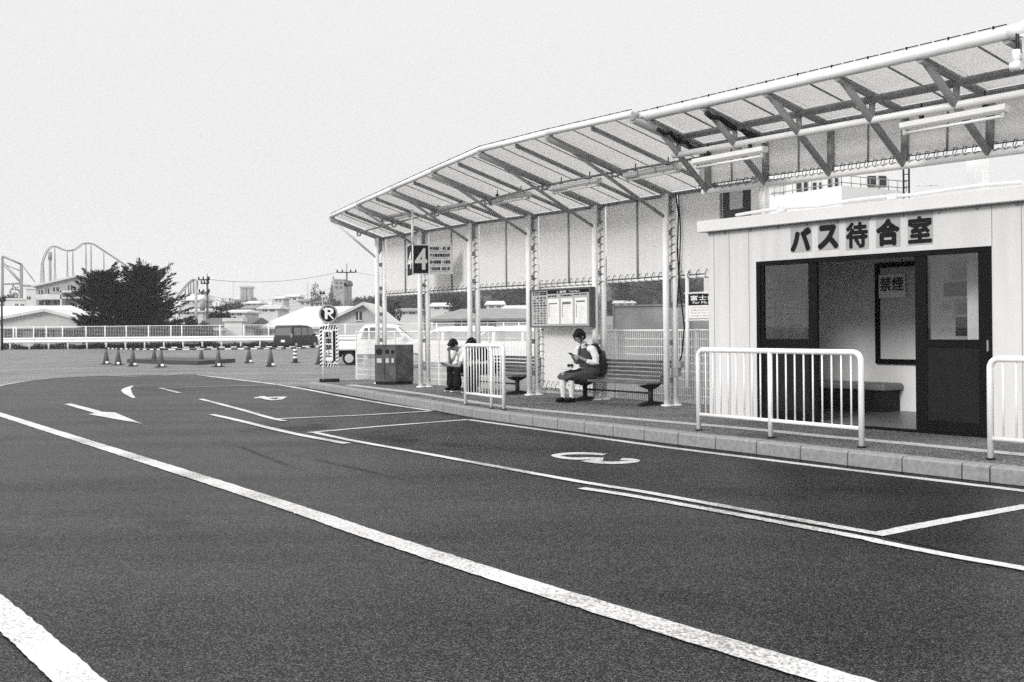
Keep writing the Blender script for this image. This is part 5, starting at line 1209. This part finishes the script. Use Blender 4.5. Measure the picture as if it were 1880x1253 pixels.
mb = MB()
for (x0, x1, y0, y1) in ((66, 112, 541, 550), (110, 160, 534, 537), (110, 160, 546, 548), (110, 113, 534, 562)): p = at(x0, y0, 163); q = at(x1, y1, 163); mb.b2((p.x, 163, q.z), (q.x, 164.8, p.z))
mb.build('balcony', RW2, bA, True)
def flat(name, label, px0, px1, pyt, Y, D, MW=RW2, wins=(), cat='building', parapet=.4, rooms=True):
    a = at(px0, pyt, Y); b_ = at(px1, pyt, Y); t = thing(name, label, cat, ((a.x + b_.x) / 2, Y, 0))
    mb = MB(); mb.b2((a.x, Y, 0), (b_.x, Y + D, a.z - .3)); mb.build('wall', MW, t, True)
    mb = MB(); mb.b2((a.x - .15, Y - .15, a.z - .3), (b_.x + .15, Y + D + .15, a.z)); mb.build('roof', MW, t, True)
    for (x0, x1, y0, y1) in wins:
        p = at(x0, y0, Y); q = at(x1, y1, Y); mb = MB(); mb.b2((p.x, Y - .06, q.z), (q.x, Y - .01, p.z)); w = mb.build('window', WIN, t, True)
        mb = MB(); mb.b2(((p.x + q.x) / 2 - .03, Y - .09, q.z), ((p.x + q.x) / 2 + .03, Y - .06, p.z)); mb.build('frame', RW2, w, True)
    return t
flat('white_block', 'plain white block between the hall roof and the grey building', 47, 67, 528, 170, 12, wins=[(50, 56, 545, 550)])
flat('low_white_block', 'low white block under the left coaster tower', 8, 46, 548, 175, 12, wins=[(28, 33, 558, 562), (38, 44, 559, 562)])
# large pale warehouse
side('warehouse', 'large warehouse with broad pale ribbed roof, middle distance', 482, 660, 601, 563, 100, 34, MW=RW, MR=ROOFW, hip=.16, wins=[(470 + 20, 500, 603, 620), (590, 606, 603, 618), (612, 630, 603, 618)], cat='warehouse')
gable('warehouse_wing', 'grey gabled wing at the right end of the pale warehouse', 604, 706, 592, 561, 640, 97, 10, MW=mat('wing_wall', .42, .8, .1, .7), MR=ROOFW, apex=668, wins=[(654, 664, 573, 588)], cat='warehouse')
side('dark_roof_house', 'house with dark roof and white gutter left of the warehouse', 372, 448, 598, 584, 96, 9, MW=RW, MR=ROOFD, wins=[(376, 392, 602, 618), (402, 420, 601, 616), (430, 442, 602, 615)])
flat('white_shed', 'small white shed wall in front of the dark roofed house', 412, 444, 584.5, 94.5, 1.2, wins=[])
flat('pale_prefab', 'pale prefab wall with a door behind the fence', 376, 402, 602, 93, 2, wins=[(396, 401, 606, 618)])
sh_list = [(415, 450, 573, 569, 150, ROOFW, 'small house with pale roof behind the dark roofed house'), (446, 476, 566, 561, 190, ROOFG, 'grey roofed house left of the warehouse ridge'), (450, 474, 557, 553, 230, ROOFW, 'white roofed house below the twin towers'), (476, 510, 566, 560, 170, ROOFW, 'pale house just above the warehouse left end'),
           (502, 520, 548, 544, 300, ROOFW, 'tiny white house on the far slope, left one'), (523, 548, 545, 541, 320, ROOFW, 'tiny white house on the far slope, right one'), (332, 370, 551, 540, 220, ROOFW, 'white walled house behind the pale utility pole'), (330, 372, 571, 567, 140, ROOFW, 'long pale roof right of the big conifer'), (548, 572, 553, 549, 260, ROOFG, 'grey roofed house left of the round tree'), (575, 597, 556, 553, 240, ROOFD, 'dark roofed house behind the no parking sign'),
           (725, 770, 571, 566, 150, ROOFG, 'grey house seen under the first wall sheet'), (790, 830, 562, 556, 190, ROOFW, 'pale house seen under the second wall sheet'), (893, 925, 559, 553, 200, ROOFW, 'white house with small gable above the grey hip roof'), (925, 975, 567, 561, 170, ROOFW, 'long white house right above the grey hip roof'), (1130, 1165, 556, 552, 240, ROOFW, 'pale house on the hillside in the right bay')]
for (x0, x1, ye, yr, Y, mr_, l) in sh_list:
    side('small_house', l, x0, x1, ye, yr, Y, 8, MW=RW2 if Y > 180 else RW, MR=mr_, wins=[(x0 + (x1 - x0) * .2, x0 + (x1 - x0) * .4, ye + 2, ye + 6), (x0 + (x1 - x0) * .6, x0 + (x1 - x0) * .8, ye + 2, ye + 6)], over=.4, chim=False, hip=.12)
side('hip_roof_house', 'wide house with grey hip roof behind the far bench', 795, 1000, 586, 567, 96, 14, MW=RW, MR=ROOFG, hip=.28, wins=[(835, 860, 590, 600), (880, 910, 590, 600)], chim=False)
# snow guards on that roof belong to it - twin towers far off
tw = thing('twin_tower', 'far hazy twin tower block left of centre on the skyline', 'tower', at(451, 560, 900)); tw.location.z = 0
mb = MB()
for px0, px1, pt in ((441, 445.5, 527), (446.5, 451, 527), (453, 459, 526.5)): a = at(px0, pt, 900); b_ = at(px1, pt, 900); mb.b2((a.x, 900, 0), (b_.x, 912, a.z))
mb.build('wall', mat('tower_wall', .22, .8), tw, True)
mb = MB(); a = at(439.5, 526.5, 899); b_ = at(461, 529, 899); mb.b2((a.x, 899, b_.z), (b_.x, 913, a.z)); mb.build('roof', mat('tower_wall', .22, .8), tw, True)
# hotel block behind trees
flat('hillside_block', 'hazy pale block rising among trees left of the utility pole', 612, 632, 513, 300, 14, MW=GRW, wins=[(616, 620, 518, 522), (624, 628, 518, 522), (616, 620, 526, 530), (624, 628, 526, 530)])
# building behind the waiting room
hb2 = thing('station_building', 'white building with dark windows seen over the waiting room roof', 'building', at(1530, 600, 40)); hb2.location.z = 0
p = at(1396, 300, 40); q = at(1648, 300, 40); mb = MB(); mb.b2((p.x, 40, 0), (q.x, 52, 8.3)); mb.build('wall', mat('station_wall', .62, .7, .05, .8), hb2, True)
for (x0, x1, y0, y1) in ((1462, 1482, 330, 352), (1492, 1508, 336, 352), (1520, 1538, 328, 350), (1592, 1626, 324, 343), (1416, 1440, 335, 354)):
    a = at(x0, y0, 40); b_ = at(x1, y1, 40); mb = MB(); mb.b2((a.x, 39.93, b_.z), (b_.x, 39.99, a.z)); w = mb.build('window', WIN if x0 > 1450 else LGREY, hb2, True)
    mb = MB(); mb.b2(((a.x + b_.x) / 2 - .04, 39.88, b_.z), ((a.x + b_.x) / 2 + .04, 39.93, a.z)); mb.build('frame', LGREY, w, True)
cn = at(1545, 341, 33); lf = at(1390, 365, 36.4); rg = at(1664, 350.5, 34.6)
mb = MB(); mb.prism([V((lf.x, lf.y, 0)), V((cn.x, cn.y, 0)), V((rg.x, rg.y, 0)), V((rg.x, 39.5, 0)), V((lf.x, 39.5, 0))], (0, 0, cn.z)); mb.build('lower_wing', mat('station_wing', .72, .7, .04, .6), hb2, True)
mb = MB(); z = cn.z
for zz in (z + .10, z + .32):
    for a, b_ in ((lf, cn), (cn, rg)): mb.tube(V((a.x, a.y, zz)), V((b_.x, b_.y, zz)), .016, 5)
for a, b_, n in ((lf, cn, 9), (cn, rg, 7)):
    for i in range(n + 1): p = a.lerp(b_, i / n); mb.tube(V((p.x, p.y, z)), V((p.x, p.y, z + .34)), .014, 5)
mb.build('roof_rail', STEELD, hb2, True)
mb = MB(); 
for px in (1659, 1669): a = at(px, 350, 33.5); mb.tube(V((a.x, a.y, z - 1)), V((a.x, a.y, 7.6)), .03, 6)
for i in range(12): a = at(1659, 350, 33.5); b_ = at(1669, 350, 33.5); mb.tube(V((a.x, a.y, z + i * .2)), V((b_.x, b_.y, z + i * .2)), .015, 5)
mb.build('roof_ladder', DARK, hb2, True)
mb = MB()
for (x0, x1) in ((1680, 1688), (1690, 1712), (1712, 1721)):
    a = at(x0, 344, 36); b_ = at(x1, 344, 36); zt = at(1700, 341, 36).z; zb_ = at(1700, 352, 36).z
    mb.tube(V((a.x, 36, zt)), V((b_.x, 36, zt)), .02, 5); mb.tube(V((a.x, 36, zb_ - 1)), V((a.x, 36, zt)), .018, 5)
b_ = at(1722, 344, 36); mb.tube(V((b_.x, 36, zb_ - 1)), V((b_.x, 36, zt)), .018, 5); a = at(1664, 360, 35); mb.b2((a.x, 35, 0), (b_.x + .5, 39, zb_ - .6)); mb.build('roof_platform', RW2, hb2, True)
# ================================================================== ROLLER COASTERS
CO = mat('coaster_steel', .20, .6); CO2 = mat('coaster_track', .20, .6)
def track(name, label, pts, Y, r=.55, sup=(), bars=True, gnd=0.0):
    t = thing(name, label, 'roller coaster', (at(pts[0][0], 600, Y).x, Y, 0))
    P = [at(x, y, Y) for x, y in pts]; S_ = []
    for i in range(len(P) - 1):
        a = P[max(i - 1, 0)]; b_ = P[i]; c = P[i + 1]; d = P[min(i + 2, len(P) - 1)]
        for j in range(6): u = j / 6; S_.append(.5 * ((2 * b_) + (c - a) * u + (2 * a - 5 * b_ + 4 * c - d) * u * u + (3 * b_ - a - 3 * c + d) * u ** 3))
    S_.append(P[-1]); mb = MB()
    for dy in (-1, 1): mb.limb([p + V((0, dy, 0)) for p in S_], [r * .5] * len(S_), 6, True, False)
    for i in range(0, len(S_), 2): mb.tube(S_[i] + V((0, -1, 0)), S_[i] + V((0, 1, 0)), r * .3, 4)
    mb.limb([p - V((0, 0, r * 1.2)) for p in S_], [r * .45] * len(S_), 6, True, False); mb.build('track', CO2, t, True)
    for (x, y, rr3) in sup:
        a = at(x, y, Y); mb = MB(); mb.tube(V((a.x, Y - 2, gnd)), a, rr3, 6)
        mb.tube(V((a.x, Y + 2, gnd)), a, rr3, 6); mb.build('support', CO, t, True)
    return t
track('roller_coaster', 'tall hazy coaster track dipping and cresting left of the big tree', [(77, 535), (77, 500), (79, 480), (86, 462), (95, 453.5), (103, 452.5), (113, 457), (125, 460), (137, 458.5), (145, 453), (152, 448), (160, 446.5), (170, 447.5), (185, 457), (205, 470), (235, 490)], 420, .28,
      [(80, 478, .16), (100.5, 453, .16), (123.5, 460, .16), (133.5, 459, .16), (157.5, 447, .16), (167, 447, .16), (190.5, 460, .14)])
dc = thing('drop_tower', 'thick dark column standing inside the tall coaster loop', 'tower', at(92, 600, 415)); dc.location.z = 0
a = at(91.8, 463, 415); mb = MB(); mb.tube(V((a.x, 415, 0)), V((a.x, 415, a.z)), .55, 8); mb.build('column', CO, dc, True)
mb = MB(); mb.tube(V((a.x, 415, a.z - 3)), V((a.x, 415, a.z)), .8, 8); mb.build('cap', CO, dc, True)
lt = thing('coaster_tower', 'braced steel coaster tower at the far left edge', 'roller coaster', at(20, 600, 300)); lt.location.z = 0
def seg(mb, pts, Y, r):
    for i in range(len(pts) - 1): mb.tube(at(*pts[i], Y), at(*pts[i + 1], Y), r, 6)
mb = MB(); seg(mb, [(3.5, 600), (4, 472), (6.5, 471.5), (40, 486), (40.5, 600)], 300, .32); seg(mb, [(5.8, 473), (6.5, 600)], 300, .18); seg(mb, [(37.5, 487), (37.5, 600)], 300, .2); mb.build('frame', CO, lt, True)
mb = MB(); seg(mb, [(4, 484), (38, 498)], 300, .15); seg(mb, [(5, 486), (37, 519)], 300, .15); seg(mb, [(8, 484), (38, 517)], 300, .15); seg(mb, [(8, 522), (37, 521)], 300, .25); seg(mb, [(40, 486), (60, 513), (64, 518)], 300, .15); seg(mb, [(36, 524), (66, 526)], 300, .3); mb.build('bracing', CO, lt, True)
track('roller_coaster', 'small hazy coaster hump right of the big conifer', [(326, 545), (333, 536), (344, 523), (352, 515.5), (357, 513.5), (361, 517), (361, 527), (358, 540)], 330, .35, [(340, 528, .15), (346, 521, .15), (350, 517, .15), (355, 515, .15)])
# ================================================================== POLES AND WIRES
def upole(label, px, pyt, pyb, Y, r=.16, arms=(), M=BARK, boxes=(), tip=None):
    a = at(px, pyt, Y); t = thing('utility_pole', label, 'utility pole', (a.x, Y, 0)); mb = MB(); mb.tube((0, 0, 0), (0, 0, a.z), r, 8, r * .7)
    if tip: mb.tube((0, 0, a.z), (0, 0, at(px, tip, Y).z), r * .3, 6)
    mb.build('pole', M, t)
    for (py, wl, wr_) in arms:
        z = at(px, py, Y).z; mb = MB(); k = Y / F; mb.tube((-wl * k, -.15, z), (wr_ * k, -.15, z), .07, 6)
        for x in (-wl * k, -wl * k * .45, wr_ * k * .45, wr_ * k): mb.limb([(x, -.15, z + .05), (x, -.15, z + .3)], [.11, .08], 6)
        mb.build('crossarm', DARK, t)
    for (py, w, h) in boxes:
        z = at(px, py, Y).z; mb = MB(); mb.tube((w, -.25, z - h / 2), (w, -.25, z + h / 2), .3, 10); mb.build('transformer', MGREY, t)
    return t
POLEC = mat('concrete_pole', .38, .8, .1, 2)
upole('pale concrete utility pole rising behind the far fence', 359.5, 515, 640, 93, .17, [], POLEC)
upole('dark utility pole with crossarms and transformer behind the pale one', 380.5, 512, 600, 120, .15, [(514, 15, 4), (521, 10, 3), (537, 14, 4), (540, 20, 2)], mat('dark_pole', .10, .8), [(560, -.5, 1.3)], 503)
upole('tall utility pole with one crossarm left of the shelter', 636.5, 500, 600, 130, .15, [(500.5, 17, 17), (525, 4, 10)], mat('mid_pole', .14, .8), (), 484)
upole('thin pole between the round tree and the warehouse', 592, 538, 600, 150, .1, [(540, 4, 4)], POLEC)
upole('thin black pole at the far left picture edge by the guard rail', 3.2, 552, 643, 84, .10, [(553, 5, 7)], DARK)
upole('slim hazy mast left of the twin tower', 428, 515, 600, 400, .12, [], mat('mast', .3, .8)); upole('slim mast on the skyline right of the twin tower', 565, 515, 600, 350, .12, [], mat('mast', .3, .8))
wi = thing('overhead_wires', 'thin power lines sagging between the utility poles', 'wires', at(500, 560, 125))
def wire(mb, x0, y0, Y0, x1, y1, Y1, sag, r=.02, n=16):
    a = at(x0, y0, Y0); b_ = at(x1, y1, Y1); mb.limb([a.lerp(b_, i / n) - V((0, 0, sag * 4 * (i / n) * (1 - i / n))) for i in range(n + 1)], [r] * (n + 1), 4, False, False)
mb = MB()
wire(mb, 380, 513, 120, 620, 500, 130, .7, .03); wire(mb, 653, 500, 130, 900, 503, 90, .6, .025); wire(mb, 365, 540, 118, 620, 525, 130, 1.2, .02); wire(mb, 380, 538, 120, 420, 556, 170, .3, .02)
wire(mb, 340, 560, 80, 380, 538, 120, .4, .02); wire(mb, 380, 548, 120, 560, 560, 150, .6, .02); wire(mb, 640, 525, 130, 470, 566, 150, .5, .02); wire(mb, 640, 530, 130, 560, 562, 150, .4, .02)
wire(mb, 340, 560, 80, 300, 590, 60, .2, .015)
mb.build('wires', mat('wire', .12, .7), wi, True)
w2 = thing('hillside_cables', 'dark cables crossing the right bay above the grey wall', 'wires', at(1180, 540, 60)); mb = MB()
wire(mb, 1100, 521, 60, 1300, 550, 60, .15, .018); wire(mb, 1100, 518, 60, 1320, 540, 60, .1, .016); wire(mb, 1135, 522, 60, 1300, 538, 62, .1, .014); mb.build('cables', DARK, w2, True)
# ================================================================== TREES
def leafquad(vs, fs, c, d, w, l):
    d = d.normalized(); s = d.cross(V((random.gauss(0, 1), random.gauss(0, 1), random.gauss(0, 1)))); 
    if s.length < 1e-4: return
    s.normalize(); k = len(vs); vs += [c - d * l * .5, c + s * w * .5, c + d * l * .5, c - s * w * .5]; fs.append((k, k + 1, k + 2, k + 3))
def conifer(label, base, H, Rad, seed, nb=260, skew=0):
    random.seed(seed); t = thing('conifer_tree', label, 'tree', base); mb = MB(); mb.limb([(0, 0, 0), (.1, 0, H * .4), (0, 0, H * .85)], [.28, .2, .06], 8, True, False)
    ends = []
    for i in range(nb):
        f = random.random() ** .85; z = H * (.10 + .78 * f); az = random.uniform(0, 2 * math.pi)
        prof = (1.0 - max(0, (f - .25)) ** 1.35 * .98) * (.72 + .28 * min(1, f / .15)); ln = Rad * prof * random.choice((.55, .7, .85, 1.0, 1.25)) * random.uniform(.85, 1.05)
        d = V((math.cos(az) * (1 + skew * math.cos(az)), math.sin(az), 0)); rise = .10 + .55 * f + random.uniform(-.12, .2)
        s0 = V((0, 0, z * .93)); e_ = s0 + d * ln + V((0, 0, ln * rise)); ends.append((s0, e_, ln))
        if i % 4 == 0: mb.limb([s0, s0.lerp(e_, .5) - V((0, 0, .1)), e_], [.06, .035, .012], 5, False, False)
    mb.build('trunk', BARK, t)
    vs = []; fs = []
    for (s0, e_, ln) in ends:
        dr = (e_ - s0).normalized()
        for k in range(int(40 + ln * 22)):
            u = random.uniform(.25, 1.0); spread = .40 * (1.05 - u) + .06
            c = s0.lerp(e_, u) + V((random.gauss(0, spread), random.gauss(0, spread), random.gauss(0, spread * .22))) - V((0, 0, .18 * math.sin(u * 3)))
            leafquad(vs, fs, c, dr + V((random.gauss(0, .45), random.gauss(0, .45), random.gauss(.12, .25))), random.uniform(.05, .13), random.uniform(.25, .62))
    mb = MB(); mb.add(vs, fs); mb.build('crown', LEAFD, t); return t
g1 = gp(192, 640.5); TY = 96.0
b1 = at(188, 600, TY); b1.z = 0; b2 = at(266, 600, TY + 1.5); b2.z = 0
conifer('dark spreading conifer, left one of the pair behind the fence', b1, at(188, 474, TY).z, 3.1, 11, 150)
conifer('dark broad conifer, right and taller one of the pair', b2, at(266, 466, TY).z, 3.9, 23, 200)
conifer('dark lower conifer filling the gap between the pair', Vector((at(228, 600, TY + .6).x, TY + .6, 0)), at(228, 503, TY).z, 3.3, 41, 130)
def leafmesh(seed, M, n=1500, squash=.8, lobes=7, ls=.10):
    random.seed(seed); vs = []; fs = []; cs = []
    for i in range(lobes): a = random.uniform(0, 6.28); r = random.uniform(.15, .6); cs.append((V((r * math.cos(a), r * math.sin(a), random.uniform(-.35, .5))), random.uniform(.35, .6)))
    for i in range(n):
        c, r = random.choice(cs); d = V((random.gauss(0, 1), random.gauss(0, 1), random.gauss(0, 1))).normalized(); p = c + d * r * random.uniform(.7, 1.03); p.z *= squash
        leafquad(vs, fs, p, V((random.gauss(0, 1), random.gauss(0, 1), random.gauss(0, .6))), ls * random.uniform(.5, 1.2), ls * random.uniform(.8, 1.8))
    me = bpy.data.meshes.new('crown'); me.from_pydata(vs, [], fs); me.materials.append(M); return me
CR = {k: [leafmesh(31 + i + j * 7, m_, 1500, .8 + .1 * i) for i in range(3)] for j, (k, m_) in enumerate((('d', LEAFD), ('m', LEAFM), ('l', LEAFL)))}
tm = MB(); tm.limb([(0, 0, 0), (.02, 0, .45), (0, 0, .8)], [.045, .035, .015], 6, True, False); _to = tm.build('trunk', BARK); _to.location = (0, 0, 0); trunk_me = _to.data; bpy.data.objects.remove(_to)
def tree(label, px, pyt, Y, wpx, kind='m', group=None, name='leafy_tree', low=0.0, cat='tree'):
    k = Y / F; top = at(px, pyt, Y); t = thing(name, label, cat, (top.x, Y, 0), 0, group); H = top.z; R_ = wpx * k / 2
    o = bpy.data.objects.new('trunk', trunk_me); COL.objects.link(o); o.parent = t; o.scale = (H * .5, H * .5, H)
    c = bpy.data.objects.new('crown', random.choice(CR[kind])); COL.objects.link(c); c.parent = t; ch = (H - low) / 2; c.location = (0, 0, low + ch); c.scale = (R_, R_, ch * .98 / .9); c.rotation_euler = (0, 0, random.uniform(0, 6)); return t
random.seed(77)
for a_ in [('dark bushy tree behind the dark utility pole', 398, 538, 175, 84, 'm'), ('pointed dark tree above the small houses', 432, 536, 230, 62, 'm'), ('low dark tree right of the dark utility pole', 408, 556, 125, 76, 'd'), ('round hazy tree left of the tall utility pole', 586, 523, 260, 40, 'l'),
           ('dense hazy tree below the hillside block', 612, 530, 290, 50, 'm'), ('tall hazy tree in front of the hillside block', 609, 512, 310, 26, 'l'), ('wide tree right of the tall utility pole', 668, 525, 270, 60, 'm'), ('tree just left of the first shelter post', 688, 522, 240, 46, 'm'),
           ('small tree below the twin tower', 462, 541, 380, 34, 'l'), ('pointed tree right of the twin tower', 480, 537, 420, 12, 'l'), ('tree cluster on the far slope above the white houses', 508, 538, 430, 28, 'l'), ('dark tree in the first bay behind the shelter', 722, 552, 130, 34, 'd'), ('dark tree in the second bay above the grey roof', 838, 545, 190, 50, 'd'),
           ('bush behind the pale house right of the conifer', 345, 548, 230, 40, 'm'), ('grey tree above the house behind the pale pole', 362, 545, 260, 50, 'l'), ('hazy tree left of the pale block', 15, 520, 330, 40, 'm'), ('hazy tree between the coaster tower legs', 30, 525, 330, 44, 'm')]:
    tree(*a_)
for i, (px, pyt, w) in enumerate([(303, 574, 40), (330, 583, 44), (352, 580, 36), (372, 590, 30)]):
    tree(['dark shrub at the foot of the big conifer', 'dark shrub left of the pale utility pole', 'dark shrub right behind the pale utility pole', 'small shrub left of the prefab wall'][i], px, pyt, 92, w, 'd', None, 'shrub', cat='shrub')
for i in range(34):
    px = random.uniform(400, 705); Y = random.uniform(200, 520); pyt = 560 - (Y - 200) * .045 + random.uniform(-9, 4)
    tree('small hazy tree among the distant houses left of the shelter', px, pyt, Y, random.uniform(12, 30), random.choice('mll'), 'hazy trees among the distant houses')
for i in range(16):
    px = random.uniform(330, 690); Y = random.uniform(240, 460); pyr = 566 - (Y - 240) * .05 + random.uniform(-6, 3); w_ = random.uniform(10, 26)
    o = side('distant_house', 'tiny distant house roof in the hazy town left of the shelter', px, px + w_, pyr + 3.2, pyr, Y, 7, MW=random.choice((RW, RW2, GRW)), MR=random.choice((ROOFG, ROOFW, ROOFD)), wins=[(px + w_ * .3, px + w_ * .45, pyr + 4.5, pyr + 7)], over=.3, hip=random.choice((0, .1, .2))); o['group'] = 'tiny houses of the distant town'
# wooded ridge behind the shelter
hillm = mat('wooded_hill', .05, .9, .5, .08)
def hillz(px, Y):
    f = min(1, max(0, (px - 590) / 260)); j = (Y - 240) / 26.0
    if j <= 0: return 0.0
    return max(0.0, 22 * math.sin(min(1, j / 9.) * math.pi / 2) * f ** .8 + 2.0 * noise.noise(V((px * .03, j * .4, 0))) * f * min(1, j / 3) + (max(0, px - 1050) / 90 * .35 * j if px > 1050 else 0))
mb = MB(); vs = []; nx, ny = 60, 14
for j in range(ny + 1):
    for i in range(nx + 1):
        px = 560 + 800 * i / nx; Y = 240 + j * 26; vs.append(V((at(px, 600, 300).x * Y / 300.0, Y, hillz(px, Y) - .2)))
fs = [(j * (nx + 1) + i, j * (nx + 1) + i + 1, (j + 1) * (nx + 1) + i + 1, (j + 1) * (nx + 1) + i) for j in range(ny) for i in range(nx)]
mb.add(vs, fs, True); struct(mb, 'hill', hillm)
random.seed(5)
for i in range(230):
    px = random.uniform(700, 980) if i < 150 else random.uniform(1115, 1330); Y = random.uniform(228, 470); z = hillz(px, Y)
    k = random.choice('ddmmml'); H = random.uniform(4.5, 9.5); t = thing('leafy_tree', 'wooded hillside tree seen between the shelter posts', 'tree', (at(px, 600, Y).x, Y, z - .3), 0, 'trees on the hillside behind the shelter')
    o = bpy.data.objects.new('trunk', trunk_me); COL.objects.link(o); o.parent = t; o.scale = (H * .5, H * .5, H)
    c = bpy.data.objects.new('crown', random.choice(CR[k])); COL.objects.link(c); c.parent = t; c.location = (0, 0, H * .5); w = H * random.uniform(.45, .8); c.scale = (w, w, H * .52); c.rotation_euler = (0, 0, random.uniform(0, 6))
# vegetation strip at the foot of the fence (uncountable)
random.seed(9); vs = []; fs = []
for i in range(5200):
    px = random.uniform(5, 560); Y = random.uniform(86.8, 88.3); h = .28 + .35 * noise.noise(V((px * .03, 0, 0))) + .15 * random.random(); p = at(px, 620, Y); p.z = random.uniform(0, max(.05, h)); leafquad(vs, fs, p, V((random.gauss(0, .5), random.gauss(0, .3), 1)), .05, .28)
mb = MB(); mb.add(vs, fs); tag(mb.build('weeds', LEAFD), 'weeds and ground cover growing along the foot of the car park fence', 'weeds', kind='stuff')
# bicycles / stored items at the hall are too small to see; a hedge under the conifers
random.seed(10); vs = []; fs = []
for i in range(7000):
    px = random.uniform(150, 392); Y = random.uniform(90, 92); p = at(px, 620, Y); p.z = random.uniform(0, 1.7 + .4 * noise.noise(V((px * .06, 1, 0)))); leafquad(vs, fs, p, V((random.gauss(0, 1), random.gauss(0, .5), random.gauss(0, 1))), .12, .3)
mb = MB(); mb.add(vs, fs); tag(mb.build('hedge', LEAFD), 'dark clipped hedge behind the wire fence under the conifers', 'hedge')
fd = MB(); fd.quad((-700, 89, .004), (700, 89, .004), (700, 1400, .004), (-700, 1400, .004)); struct(fd, 'field', mat('rough_ground', .12, .9, .3, .3))
# ================================================================== HAZE
hz = MB(); hz.b2((-800, -40, -1.0), (800, 1300, 75)); o = hz.build('haze', None); tag(o, kind='stuff')
HM = bpy.data.materials.new('haze'); HM.use_nodes = True; n = HM.node_tree; n.nodes.remove(n.nodes['Principled BSDF']); pv = n.nodes.new('ShaderNodeVolumePrincipled')
pv.inputs['Color'].default_value = (.98, .978, .976, 1); pv.inputs['Density'].default_value = .00036; pv.inputs['Anisotropy'].default_value = .0
n.links.new(pv.outputs[0], n.nodes['Material Output'].inputs['Volume']); o.data.materials.append(HM)
